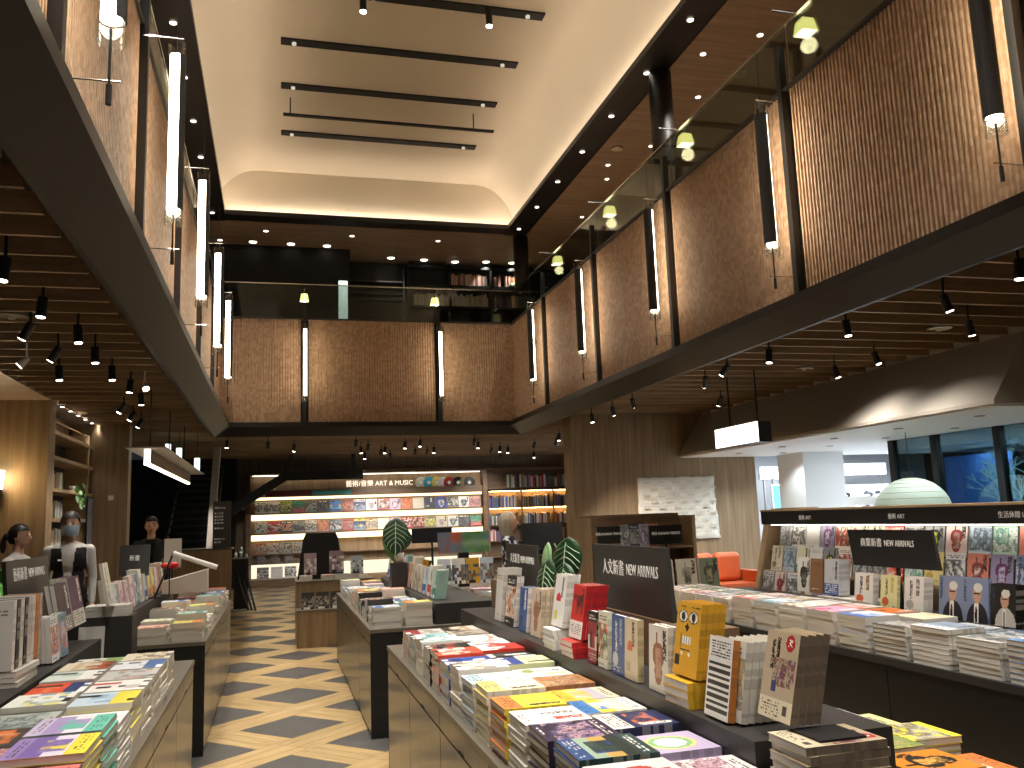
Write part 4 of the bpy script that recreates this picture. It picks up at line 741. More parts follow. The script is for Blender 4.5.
for d, px, b, a, s, n, W in (('black book with a small white portrait', 1013, '#1d1c1b', ['#c9c4bc', '#6a8c3a', '#c8463c'], 'portrait', 3, .17), ('slate blue book with an old man in a dark suit', 986, '#7f8cab', ['#22242e'], 'portrait', 1, .19), ('slate blue biography with an old man in a dark suit', 961, '#7f8cab', ['#22242e'], 'portrait', 1, .19),
                             ('white book with a round grey emblem', 922, '#eae8e2', ['#5a5a5a', '#b8b0a4'], 'type', 3, .17), ('pale yellow book with an orange dot', 896, '#e6e0a8', ['#c8b85a', '#d96a3a'], 'type', 1, .16), ('white book with a medal and an orange dot', 872, '#ece9e2', ['#8c6a3a', '#d9683c'], 'type', 2, .19)):
    q = at(px, 604, 'x', 3.8); upright(3.8, q.y, .931, 'w', n, W, .25 if 'old man' in d else .225, .022, .15, b, a, s, d+' standing on the black riser', None if n == 1 else 'copies: '+d, hi='old man' in d)
for d, px, b, a, s, n in (('pale grey book with a blue panel', 838, '#c4c8cc', ['#46639f', '#9cacbc'], 'band', 4), ('brown book with a dark spine', 822, '#8c6644', ['#5c4430'], 'plain', 1), ('white book with a dark house', 810, '#e9e7e0', ['#33312e', '#8c8a80'], 'figure', 2)):
    q = at(px, 590, 'x', 3.84); upright(3.84, q.y, .98, 'w', n, .17, .25, .022, .12, b, a, s, d+' standing at the far end of the black riser', None if n == 1 else 'copies: '+d)
for k in range(3): pile(3.9, 5.2+.2*k, .931, 'w', 2, .18, .2, .022, '#e6e4de', ['#8c8a84'], 'plain', real=False)
# magazines faced out on the rack
rr = random.Random(11)
mags = [('grey twin tower', '#8c8a88', ['#4a4648', '#b8c4c8'], 'photo'), ('white zebra stripe', '#e0e0de', ['#3a3a3a', '#8c8c8a'], 'photo'), ('white plain', '#e6e6e4', ['#b8b4b0'], 'plain'), ('violet figure', '#9c94b4', ['#6a3a6a', '#c9c4d8'], 'figure'), ('white portrait', '#ece4d8', ['#c8463c', '#5a4a3a'], 'photo'), ('green and cream', '#dfe2c8', ['#3f7a5a', '#c84a3c'], 'band'), ('beige letter', '#dcd4c0', ['#8c7a5a'], 'type'), ('scarlet collage', '#c03a30', ['#ece4dc', '#e08a6a'], 'photo'), ('grey group photo', '#c4c4c2', ['#3a3a40', '#8c8a88'], 'photo'), ('black dress', '#8f9496', ['#1f2022', '#d8e04a'], 'figure'), ('rose coat', '#dcc8c4', ['#8c2f34', '#b89a8c'], 'figure'), ('sky photo', '#b4c4d0', ['#4a6078'], 'photo')]
def magazine(y, z, x, W, H, spec, tier, lean=.2):
    d, b, a, s = spec; sd[0] += 1; o = link('magazine', book_mesh('magazine', art(sd[0], b, a, s), W, H, .008, b)[0]); o.matrix_world = stand4(x, y, z+.002, 'w', lean) @ Matrix.Translation((-W, 0, -.008)); tag(o, '%s magazine cover on the %s tier of the rack' % (d, tier), 'magazine')
mags2 = mags+[('mint green', '#a8c8b8', ['#4a8c78', '#e6ece8'], 'photo'), ('coral dress', '#d88a78', ['#8c4a44', '#efe0d8'], 'figure'), ('blue mono', '#7a8cb0', ['#2c3a5c', '#d8dce4'], 'photo'), ('straw title', '#e0d08c', ['#8c7430', '#b8a050'], 'type')]
for k, sp in enumerate(mags2): magazine(6.75-.2*k, 1.26, 4.29, .185, .235, sp, 'top')
for k, sp in enumerate([mags2[i] for i in (6, 11, 5, 2, 9, 4, 0, 8, 7, 12, 15, 1, 13, 3, 14, 10)]): magazine(6.8-.19*k, 1.075, 4.21, .17, .215, sp, 'middle')
for k, sp in enumerate([mags[i] for i in (8, 10, 1, 6, 3, 7)]): magazine(6.85-.19*k, .86, 4.13, .17, .215, sp, 'low')
# ---- everything smaller: rear islands, kiosk, shelves (one mass of far books)
PAL = [('#ece9e2', ['#8c8880', '#c9c4ba'], 'photo'), ('#e0dcd2', ['#b8463c', '#efe9dc'], 'band'), ('#c9d4dc', ['#46639f', '#ecece8'], 'band'), ('#e8b8a0', ['#c85a44', '#efe0d4'], 'photo'), ('#dfe4c4', ['#8ca04a', '#e8e6da'], 'photo'), ('#ead86a', ['#d98a3a', '#f0eccc'], 'band'), ('#b84a4c', ['#e6c8bc', '#7a2428'], 'type'), ('#5f86a8', ['#dfe6ea', '#33506e'], 'photo'), ('#3a3836', ['#b8b0a4', '#8c4a34'], 'photo'), ('#e4c8d4', ['#c06a8c', '#f2eaee'], 'photo'), ('#d8d0c0', ['#8c7458', '#5a4a3a'], 'photo'), ('#a8ccc4', ['#4a8c84', '#e4eeea'], 'band')]
rf = random.Random(21)
def far_pile(x, y, z, face, n=None, W=.2, H=.215, t=.022): b, a, s = rf.choice(PAL); pile(x, y, z, face, n or rf.randint(4, 8), W, H, t, b, a, s, real=False, rng=rf, spine=b if rf.random() < .4 else '#dcd8ce')
def far_up(x, y, z, face, n=2, W=.17, H=.235, lean=.15): b, a, s = rf.choice(PAL); upright(x, y, z, face, n, W, H, .022, lean, b, a, s, real=False)
for k in range(15):
    far_pile(.84, 7.1+.25*k, .801, 'w'); far_pile(1.09, 7.12+.25*k, .801, 'w'); far_pile(1.97, 7.1+.25*k, .801, 'e')
    far_pile(-.63, 7.1+.245*k, .801, 'e'); far_pile(-.88, 7.12+.245*k, .801, 'e')
riser(1.22, 1.7, 7.0, 10.7, .8, .96, M['riser'], 'long charcoal riser block along the rear middle island'); riser(-1.55, -1.1, 7.0, 10.5, .8, .98, M['riser'], 'long charcoal riser block along the rear island on the stair side')
for k in range(13): far_up(1.27, 7.3+.26*k, .961, 'w', rf.randint(2, 5), .17, rf.choice((.235, .26, .3))); far_up(-1.15, 7.1+.26*k, .981, 'e', rf.randint(2, 5), .17, rf.choice((.235, .26, .29)))
for k in range(8): upright(1.3, 8.0+.2*(k > 4), 1.0+.0*k, 'w', 1, .17, .25, .022, .2, '#d9a83a', ['#7a4a20'], 'type', real=False, M0=None)
def spine_row(x0, x1, y, z, hmin, hmax, cols, face='s', wmin=.018, wmax=.045, gap=.0):
    x = x0
    while x < x1:
        wd = rf.uniform(wmin, wmax); h = rf.uniform(hmin, hmax); c = rf.choice(cols)
        if rf.random() > gap:
            M4 = (Matrix.Translation((x, y, z)) if face == 's' else Matrix.Translation((y, x, z)) @ Matrix.Rotation(PI/2, 4, 'Z'))
            M4 = M4 @ Matrix(((0, 0, 1, 0), (-1, 0, 0, .15), (0, 1, 0, 0), (0, 0, 0, 1)))
            far_book(M4, np.array([[lin(c)]]), .15, h, wd, c)
        x += wd+.002
W_ = ['#e6e2da', '#d8d4cc', '#efece6', '#c9c4ba', '#f2f0ea']; MIX = W_+['#b8463c', '#46639f', '#8c6a4a', '#33302c', '#c9a45a', '#6a5a8c', '#d98aa0', '#5f7a5a']; DK = ['#3a2c38', '#5a4a6a', '#8c8aa0', '#33302c', '#b9b0b8', '#6a5a5c', '#c9c0c4']
for x in (5.95, 6.95, 7.92):
    spine_row(x, x+(.8 if x < 7 else .45), 24.68, 1.901, .25, .36, MIX+DK*2); spine_row(x, x+(.8 if x < 7 else .45), 24.68, 1.401, .25, .34, MIX); spine_row(x, x+.5, 24.68, .951, .25, .34, MIX)
spine_row(6.5, 8.3, 24.68, 2.471, .28, .4, MIX, wmin=.04, wmax=.07)
spine_row(3.25, 4.12, 20.79, 6.871, .25, .33, ['#e6d8d4']+W_); spine_row(4.22, 5.12, 20.79, 6.871, .25, .33, W_); spine_row(5.3, 6.2, 20.79, 6.871, .25, .33, DK+['#c8b86a', '#8c6aa0']); spine_row(4.22, 5.12, 20.79, 7.411, .25, .32, ['#b08a7a', '#c9a898', '#8c5a4c', '#d9ccc0', '#55504c']); spine_row(5.3, 6.0, 20.79, 7.411, .25, .32, ['#b08a7a', '#c9a898', '#8c5a4c'], gap=.3)
for z, h in ((2.251, .27), (1.831, .25), (1.421, .25), (.951, .25)): spine_row(13.45, 14.75, -3.18, z, h*.85, h*1.1, W_+['#8c9a8c', '#c9a0b8', '#d9c86a', '#d9a05a', '#5a5a58', '#8cacb0'], 'e', .04, .09, .12)
# kiosk books
for k, (px, py, z) in enumerate(((300, 583, .841), (321, 580, .841), (335, 580, .841), (350, 581, .841))): q = at(px+7, py, 'z', z); far_pile(q.x, 12.85, z, 's', 3, .17, .2, .022)
for k in range(3): upright(.33+.19*k+.17, 12.3, .486, 's', 1, .17, .22, .02, .1, '#3a3a38', ['#b8b4ac', '#8c8880'], 'photo', real=False)
upright(.55, 12.8, .91, 's', 2, .17, .3, .02, .1, '#9c8c90', ['#e0d8d8', '#5a4448', '#e8e0e0'], 'photo', real=False); upright(.93, 12.8, .93, 's', 2, .2, .3, .02, .1, '#8c7a80', ['#e8e0e0', '#5a4448'], 'photo', real=False); upright(1.2, 12.75, .90, 's', 1, .18, .25, .02, .1, '#aab4bc', ['#4a5a68', '#e8ecee'], 'photo', real=False)
for k in range(4): upright(1.62+.14*k, 8.36, 1.0, 's', 1, .13, .24, .02, .1, ('#dfe4e8', '#e8e4d8', '#d9a83a', '#c8d4dc')[k], ['#33506e', '#8c8880', '#7a4a20'], 'photo', real=False)
me = bpy.data.meshes.new('far_books'); me.from_pydata(FARV, [], FARF); ca = me.color_attributes.new('Col', 'FLOAT_COLOR', 'CORNER')
nl = np.array([len(f) for f in FARF]); buf = np.ones((nl.sum(), 4), np.float32); buf[:, :3] = np.repeat(np.array(FARC), nl, 0); ca.data.foreach_set('color', buf.ravel()); me.materials.append(M['prn'])
o = link('far_books', me); tag(o, 'mass of small books on the rear islands and on the distant shelves', 'books', None, 'stuff')
# record sleeves on the lit shelf, one by one
cn = [('white ink', '#e6e4de', ['#55504c', '#b8b4ac'], 'photo'), ('white sketch', '#ebe9e2', ['#a09c94', '#6a6660'], 'photo'), ('green and yellow', '#9cb04a', ['#e0d04a', '#3f6a38', '#e8e6c8'], 'photo'), ('pink and green', '#5aa888', ['#df7a7c', '#4a9478'], 'blocks'), ('grey road', '#8c8e8a', ['#3c3e3c', '#c4c6c2'], 'photo'), ('charcoal', '#4a4c4e', ['#33353a', '#6a6c70'], 'photo'), ('rainbow', '#5a8ccc', ['#4a6ac0', '#6ad0e0', '#f0e04a', '#5a8cdc'], 'blocks'), ('portrait on red', '#b85a4a', ['#2c2422', '#e0b8a0', '#d9806a'], 'photo'), ('white and navy', '#e8e8ea', ['#8c98b8', '#33406a'], 'blocks'), ('white figure', '#ebe7e4', ['#b8a8a8', '#8c8488'], 'figure'), ('red and black photo', '#a84a44', ['#26201f', '#e0d4cc'], 'photo'), ('lilac portrait', '#c8a8c0', ['#8c5a7c', '#efe0e6'], 'figure'), ('orange', '#dc7038', ['#b84a20', '#e89a68'], 'photo'), ('cream', '#efe8d4', ['#d8ccb0'], 'plain'), ('night blue', '#3a4658', ['#33387c', '#e8e6e0'], 'sun'), ('bright blue', '#4a5ab8', ['#e4e4ea', '#2c387c'], 'figure'), ('black and white band', '#8c8884', ['#26241f', '#e6e2dc'], 'photo'), ('white cartoon', '#eceae6', ['#33302e', '#8c98a0'], 'figure'), ('pink and grey', '#d8a8a4', ['#b84a50', '#8c9088'], 'photo')]
def sleeve(x, z, spec, row, size=.31):
    d, b, a, s = spec; sd[0] += 1; o = link('record_sleeve', book_mesh('record_sleeve', art(sd[0], b, a, s, 14, 14), size, size, .012, b)[0])
    o.matrix_world = stand4(x+size, 24.70, z+.003, 's', .12) @ Matrix.Translation((-size, 0, -.012)); tag(o, 'square %s record sleeve on the %s lit shelf' % (d, row), 'record sleeve')
for k, sp in enumerate(cn): sleeve(-.56+.33*k, 1.946, sp, 'top')
c2 = [cn[i] for i in (4, 10, 7, 5, 0, 12, 16, 18, 8, 1, 13, 11, 10, 7, 2, 9, 17, 5, 3)]
nm = ['tan', 'scarlet', 'black and maroon', 'silver', 'white and brown', 'peach', 'slate', 'crimson check', 'primrose', 'buff', 'ivory', 'mauve', 'brick red', 'dark red', 'khaki', 'oat', 'pearl', 'graphite', 'jade']
cb = ['#a8a294', '#c8302c', '#3a2c2c', '#a0a09c', '#d8d4cc', '#d09078', '#7a8490', '#b8504c', '#dcd070', '#d0b488', '#e6e0d0', '#b898ac', '#a84038', '#7c2c2a', '#8c8a68', '#d0c8b4', '#d8d6d2', '#46484a', '#6aa08c']
for k in range(19): sleeve(-.56+.33*k, 1.411, (nm[k], cb[k], c2[k][2], c2[k][3]), 'second')
for k, (d, b) in enumerate((('amber', '#a8643c'), ('dusty', '#b8a498'), ('grey green', '#8c928c'), ('ash', '#a4a29c'))): sleeve(-.56+.33*k, .861, (d, b, ['#4a3a34', '#c9b8a8', '#2c2826'], 'photo'), 'third', .29)
for k, (d, b) in enumerate((('smoke', '#6a686a'), ('umber', '#6a4a3c'), ('iron', '#5a6264'))): sleeve(-.5+.36*k, .621, (d, b, ['#33302e', '#8c7c74'], 'photo'), 'fourth', .22)
for k, (d, b) in enumerate((('black and white', '#8c8a88'), ('snow', '#f0eeec'), ('checked', '#e0dedc'))): sleeve(-.5+.36*k, .205, (d, b, ['#33302e', '#efeeec'] if k != 1 else ['#c9c8c6'], 'photo' if k != 1 else 'plain'), 'lowest', .31)
for kv, (px, c, lab) in enumerate(((421, '#d8d6cc', 'clear'), (429, '#4ab0cc', 'sky blue'), (437, '#e4dc7a', 'yellow'), (443, '#e8e4de', 'white'), (449, '#b83038', 'red'), (458, '#1d1c1c', 'black'), (465, '#8c7a4a', 'gold'), (469, '#24211f', 'dark brown'))):
    q = at(px, 482.5, 'y', 24.84); o = MB().tube((0, 0, 0), (0, .006, 0), .165, n=28).build('vinyl_record', mat('vinyl_'+c[1:], c, .25)); MB().tube((0, -.002, 0), (0, 0, 0), .05, n=16).build('centre_label', M['txt'], o); o.location = (q.x, 24.855-.012*kv, q.z); tag(o, lab+' vinyl record leaning on the ledge above the sleeves', 'vinyl record')

# ================================================================== SIGNS
def sign_board(x, y, z, face, W, H, lean, zh, en, m, label, size=.07, base=None, trap=.04):
    """foot centre at (x, y, z)"""
    t = empty('sign_board', (0, 0, 0)); M4 = stand4(x, y, z, face, lean); t.matrix_world = M4
    MB().prism([(-W/2+trap*.0, 0), (W/2, 0), (W/2-trap, H), (-W/2-trap, H)], 0, .02, 'z').build('board', m, t)
    a = text('lettering', zh, size, frame((-W*.36-trap*.5, H*.56, .021), (1, 0, 0), (0, 1, 0)), M['txt'], t, 'LEFT', .0008, .9)
    wz = a.dimensions.x if a.dimensions.x > 0 else size*3
    text('lettering', en, size*.92, frame((-W*.36-trap*.5+size*len(zh)*.9+size*.35, H*.565, .021), (1, 0, 0), (0, 1, 0)), M['txt'], t, 'LEFT', .0008, .72)
    if base is not None: MB().box((-.012, base-z, -.02), (.012, .02, -.004)).build('support', M['black'], t)
    return tag(t, label, 'sign')
sign_board(1.45, 3.47, 1.206, 'w', .80, .275, .0, '人文新書', 'NEW ARRIVALS', M['sign'], 'dark grey NEW ARRIVALS board standing behind the robot and blue books', .07)
sign_board(1.45, 5.15, 1.206, 'w', .68, .245, .0, '人文新書', 'NEW ARRIVALS', M['sign'], 'dark grey NEW ARRIVALS board beside the anthurium leaf', .062)
sign_board(3.93, 4.97, 1.2, 'w', .83, .245, .0, '商業新書', 'NEW ARRIVALS', M['signb'], 'black NEW ARRIVALS board on the table in front of the magazine rack', .062, .93)
sign_board(-1.33, 5.46, 1.251, 'e', .85, .235, .12, '藝術新書', 'NEW ARRIVALS', M['sign'], 'grey NEW ARRIVALS board on the stair side island', .075, None, -.02)
def small_sign(x, y, z, W, H, s, label, m=None, face='s', lean=.1, base=None):
    t = empty('sign_board'); t.matrix_world = stand4(x, y, z, face, lean); B('board', (-W/2, 0, 0), (W/2, H, .015), m or M['signb'], t)
    if s: text('lettering', s, H*.2, frame((0, H*.5, .016), (1, 0, 0), (0, 1, 0)), M['txt'], t, 'CENTER', .0008, .8)
    if base is not None: MB().box((-.01, base-z, -.02), (.01, .02, -.002)).build('support', M['black'], t)
    return tag(t, label, 'sign')
small_sign(1.55, 9.0, 1.385, .42, .15, '', 'plain black board above the rear middle island piles', base=.961)
small_sign(3.35, 11.0, 1.2, .56, .33, '', 'large plain black board behind the grey haired visitor', base=.9)
small_sign(-1.28, 8.9, 1.2, .26, .29, '新書', 'grey leaning title board among white books on the rear stair side island', M['sign'], lean=.25, base=.981)
small_sign(-1.05, 9.9, 1.22, .17, .3, '', 'narrow grey board on the rear stair side island', M['grey'], lean=.1, base=.981)
# low book table behind the rear middle island
t = empty('book_table', (3.6, 11.4, 0)); B('top', (-.7, -.45, .87), (.7, .45, .9), M['top'], t); B('body', (-.66, -.42, 0), (.66, .42, .87), M['case'], t); tag(t, 'low wood book table behind the grey haired visitor', 'table')
# wood gondola with fashion signs
t = empty('gondola', (3.8, 9.0, 0)); B('back_panel', (-.56, .2, 0), (.62, .25, 1.6), M['case'], t); B('side_panel', (-.6, -.15, 0), (-.56, .25, 1.57), M['wall'], t); B('side_panel', (.62, -.15, 0), (.66, .25, 1.57), M['wall'], t)
for z in (.5, .9, 1.24): B('shelf', (-.56, -.15, z-.02), (.62, .2, z), M['case'], t)
B('header_board', (.2, .18, 1.3), (.62, .2, 1.6), M['case'], t); tag(t, 'wood gondola shelf with black fashion signs', 'shelf')
small_sign(3.42, 8.82, 1.3, .26, .18, '時尚 FASHION TRENDS', 'black fashion trends sign at the pale end of the gondola', lean=0, base=.9); small_sign(4.08, 8.82, 1.27, .38, .2, '時尚 FASHION TRENDS', 'wider black fashion trends sign on the brown half of the gondola', lean=0, base=.9)
for k, (x, d, b, a) in enumerate(((3.58, 'grey', '#8c949c', ['#33465a', '#c9ccd0']), (3.695, 'navy', '#3a4660', ['#8c98b0', '#b8b0a8']), (3.81, 'lavender', '#a8a8c4', ['#5a5a80', '#e0d8e0']), (3.925, 'rose', '#c88a80', ['#8c4a44', '#e0c8bc']))):
    o = link('magazine', book_mesh('magazine', art(900+k, b, a, 'photo'), .11, .25, .008, b)[0]); o.matrix_world = stand4(x+.1, 8.86, 1.243, 's', .1) @ Matrix.Translation((-.11, 0, -.008)); tag(o, d+' fashion magazine between the two black signs', 'magazine')
# row of books before the gondola (white and teal covers)
t = empty('display_stand', (3.65, 7.85, 0)); B('base', (-.45, -.2, 0), (.45, .25, .86), M['case'], t); B('top', (-.46, -.21, .86), (.46, .26, .88), M['pale'], t); tag(t, 'small wood display stand before the gondola', 'stand')
for k, (x, d, b, a, s) in enumerate(((3.3, 'white', '#e2dfd6', ['#8c8478', '#c9beb0'], 'plain'), (3.52, 'cream', '#dcd4c2', ['#8c7a60', '#b8a88c'], 'figure'), (3.76, 'ivory window', '#e0dac8', ['#b8b0a0', '#5a5448'], 'figure'), (3.99, 'sage green', '#8c9a88', ['#55604f', '#c9b894'], 'figure'))):
    upright(x+.1, 7.68, .881, 's', 1 if k else 2, .2, .28, .03, .1, b, a, s, d+' hardback shown on the small display stand', 'white hardbacks on the display stand' if k == 0 else None)
# colourful picture box on the rear middle island
t = empty('picture_box', (1.78, 8.5, .961)); B('stand', (-.05, .02, 0), (.05, .1, .33), M['signb'], t)
def panel_print(name, A, W, H, parent, M4):
    o = link(name, book_mesh(name, A, W, H, .004, '#333333')[0], parent); o.matrix_local = M4; return o
A = np.empty((10, 30, 3)); rs = np.random.RandomState(4)
for j in range(10):
    for i in range(30): A[j, i] = lin(['#7a8c9c', '#8c7a8c', '#a85a44', '#5f7a94', '#6a94a8'][rs.randint(5)] if i < 14 and not (7 < i < 13 and j > 4) else ('#c8623c' if i < 14 else ['#5a9050', '#78a860', '#4a7a48', '#5f88a0'][rs.randint(4)] if j != 4 else '#c4d4a0'))
for _ in range(2): A[:, 1:-1] = (A[:, :-2]+A[:, 2:]+2*A[:, 1:-1])/4; A[1:-1] = (A[:-2]+A[2:]+2*A[1:-1])/4
panel_print('picture', A, .52, .2, t, frame((-.26, .02, .33), (1, 0, 0), (0, 0, 1)) @ Matrix.Translation((0, 0, -.002))); tag(t, 'long colourful picture board with a red figure and green meadow', 'picture board')
# reading lamp bar, red bow and grey wedge on the rear stair side island
t = empty('reading_lamp', (-.75, 9.0, .981)); MB().tube((-.2, 0, .41), (.2, -.02, .26), .024, n=12).build('light_bar', M['white'], t); MB().tube((-.36, .02, 0), (-.2, 0, .41), .01, n=8).build('post', M['black'], t); MB().tube((-.36, .02, 0), (-.36, .02, .01), .07, n=16).build('foot', M['black'], t); tag(t, 'white tube reading lamp tilted over the stair side piles', 'lamp')
t = empty('bow', (-1.0, 9.2, 1.27)); MB().ball((-.04, 0, 0), (.045, .03, .03)).build('loop', mat('red_satin', '#c81f26', .35), t, True); MB().ball((.04, 0, 0), (.045, .03, .035)).build('loop', MATS['red_satin'], t, True); MB().ball((0, -.015, 0), .018).build('knot', MATS['red_satin'], t, True); MB().tube((0, 0, -.3), (0, 0, 0), .006, n=6).build('stick', M['black'], t); tag(t, 'small red satin bow on a stick among the white books', 'bow')
t = empty('display_wedge', (-.98, 9.6, .981)); MB().prism([(-.12, 0), (.3, 0), (.3, .22), (-.12, .12)], -.12, .2).build('body', M['grey'], t); tag(t, 'grey wedge shaped display block on the stair side rear island', 'display block')
t = empty('black_block', (-1.05, 6.3, 0)); B('body', (-.16, -.12, 0), (.16, .12, 1.08), M['riser'], t); tag(t, 'charcoal plinth between the two stair side islands', 'plinth')
pile(-1.05, 6.3, 1.081, 'e', 3, .2, .26, .022, '#e6e4de', ['#a8a29a'], 'plain', 'white large book lying on the charcoal plinth', 'white books on the plinth', '#dedcd6'); upright(-1.0, 6.2, 1.152, 'e', 1, .18, .27, .02, .2, '#dcdcd4', ['#d9cf4a', '#8c948c'], 'type', 'pale green white book with a yellow strip standing on the charcoal plinth', None, '#e6e4a8')
upright(-.86, 6.17, .0, 's', 1, .15, .0001, .02, .0, '#ffffff', [], 'plain', real=False) if False else None
small_sign(-1.12, 6.13, .83, .15, .2, '', 'small pale price card leaning on the charcoal plinth', mat('card', '#cfcdc4', .6), 's', .15, .79)
# orange sofa by the wood pier
so = mat('orange_leather', '#b8562c', .45, noise=(8, .08)); t = empty('sofa', (7.1, 13.3, 0)); B('seat', (-.5, -.35, .12), (.5, .35, .42), so, t)
for s in (-.25, .25):
    cu_ = B('back_cushion', (s-.24, .14, .42), (s+.24, .36, .9), so, t); bv = cu_.modifiers.new('round', 'BEVEL'); bv.width = .09; bv.segments = 5
for s in (-1, 1): B('arm', (s*.58-.08, -.35, .1), (s*.58+.08, .38, .6), so, t)
for sx in (-.5, .5):
    for sy in (-.3, .3): MB().tube((sx, sy, 0), (sx, sy, .12), .025, n=8).build('leg', M['black'], t)
tag(t, 'orange leather sofa with plump back cushions by the wood pier', 'sofa')
# ================================================================== PLANTS
gl = mat('leaf_dark', '#173a1f', .4, noise=(9, .25)); gp = mat('leaf_pale', '#86a878', .45, noise=(20, .3)); gv = mat('leaf_vein', '#b9cfae', .5); gm = mat('leaf_mid', '#4f7d35', .4, noise=(9, .2)); gs = mat('leaf_stem', '#5a6e3c', .6); pot = mat('pot_white', '#d8d4ca', .5)
def leaf(parent, M4, L, W, m, veins=True, heart=True):
    """blade hangs from its stalk point: local y down the blade, x across, z out"""
    n = 12; k = 6; vs = []; fs = []
    def half(v): return W/2*(math.sin(PI*min(1, max(0, v))**.75)**.8 if heart else math.sin(PI*v)**.8)
    for j in range(n+1):
        v = j/n; h = max(half(v), .002)
        for i in range(-k, k+1):
            u = i/k; yy = v*L-(L*.16*abs(u)*(1-v)**3 if heart else 0); vs.append((u*h, -yy, -.10*L*(u*u)*.5-.12*L*v*v+.015*L*math.cos(u*9)))
    w = 2*k+1
    for j in range(n):
        for i in range(2*k): fs.append((j*w+i, (j+1)*w+i, (j+1)*w+i+1, j*w+i+1))
    o = MB().add(vs, fs).build('leaf', m, parent, True); o.matrix_local = M4
    if veins:
        vm = MB(); P = lambda u, v: Vector((u*max(half(v), .002), -v*L, -.10*L*(u*u)*.5-.12*L*v*v+.015*L*math.cos(u*9)+.003))
        def line(pts, r):
            for a, b in zip(pts[:-1], pts[1:]): vm.tube(a, b, r, n=4)
        line([P(0, i/8) for i in range(9)], .0035*L/.3)
        for s in (-1, 1):
            for q in range(5): v0 = .05+.14*q; line([P(s*.95*f**1.0, min(.97, v0+.16*f+.1*f*f*(1 if q else .3))) for f in (0, .25, .5, .75, 1)], .0022*L/.3)
        vm.build('vein', gv, o)
    return o
def plant_root(loc, label, potr=.06, poth=.1): 
    t = empty('potted_plant', loc); MB().tube((0, 0, 0), (0, 0, poth), potr*.8, potr, 18).build('pot', pot, t, True); MB().tube((0, 0, poth-.01), (0, 0, poth), potr*.9, n=18).build('soil', mat('soil', '#2c241c', .9), t); return tag(t, label, 'plant')
def stem(t, a, b): MB().tube(a, b, .005, .004, 6).build('stem', gs, t)
t = plant_root((1.49, 4.44, 1.206), 'potted anthurium with a large dark heart leaf between the two grey boards'); 
stem(t, (0, 0, .1), (.0, -.02, .27)); leaf(t, frame((-.02, -.04, .27), (.35, -1, 0), (.25, .0, 1)), .22, .25, gl)
stem(t, (0, 0, .1), (-.02, .17, .26)); leaf(t, frame((-.06, .2, .24), (.3, -1, 0), (.2, 0, 1)), .2, .1, gp, False)
stem(t, (0, 0, .1), (-.03, .05, .18)); leaf(t, frame((-.1, .07, .16), (.2, -1, 0), (.3, 0, 1)), .2, .2, gl); leaf(t, frame((-.06, -.1, .14), (.4, -1, 0), (.3, .1, 1)), .17, .16, gl)
t = plant_root((1.2, 9.0, 1.2), 'potted anthurium with white veined leaf on the rear middle island'); stem(t, (0, 0, .1), (-.02, -.05, .4)); leaf(t, frame((-.03, -.06, .41), (1, -.25, 0), (.0, .3, 1)), .33, .27, gl); stem(t, (0, 0, .1), (-.14, 0, .22)); leaf(t, frame((-.14, -.03, .24), (1, -.1, .4), (-.3, .3, 1)), .24, .08, gm, False); leaf(t, frame((.1, .05, .3), (1, .2, -.4), (.3, .2, 1)), .2, .16, gl)
riser(1.12, 1.28, 8.92, 9.08, .801+.16, 1.199, M['riser'], 'small charcoal block under the veined anthurium')
t = plant_root((-3.08, 15.0, 2.251), 'trailing pothos on the shelf niche', .06, .09); rp = random.Random(8)
for k in range(22): a = rp.uniform(-1.2, 1.2); d = rp.uniform(.02, .3); leaf(t, frame((.05+.1*abs(math.cos(a)), .14*math.sin(a)*1.4, .2-d*1.4), (math.sin(a), -math.cos(a), rp.uniform(-.3, .3)), (-.4, .0, 1)), rp.uniform(.07, .1), .06, gm if k % 3 else gp, False)
for s in (-.1, .02, .12): stem(t, (.0, 0, .08), (.13, s, -.2))
t = plant_root((-1.98, 7.1, 0), 'tall floor plant with glossy bright green leaves beside the stair side island', .17, .5); lg = mat('leaf_bright', '#4f9a3a', .2)
for k in range(16): a = 2*PI*k/16+.3; h = 1.0+.42*((k*7) % 16)/16; stem(t, (0, 0, .5), (.1*math.cos(a), .1*math.sin(a), h)); leaf(t, frame((.1*math.cos(a), .1*math.sin(a), h), (-math.sin(a), math.cos(a), 0), (-.8*math.cos(a), -.8*math.sin(a), .6)), .26, .14, lg, False)
t = plant_root((5.85, 20.85, 7.411), 'small leafy plant on the upper gallery shelf', .05, .08)
for k in range(14): a = 2*PI*k/14; leaf(t, frame((.05*math.cos(a), .05*math.sin(a)-.03, .12), (-math.sin(a), math.cos(a), 0), (-.8*math.cos(a), -.8*math.sin(a), .4)), .16, .07, gm, False)
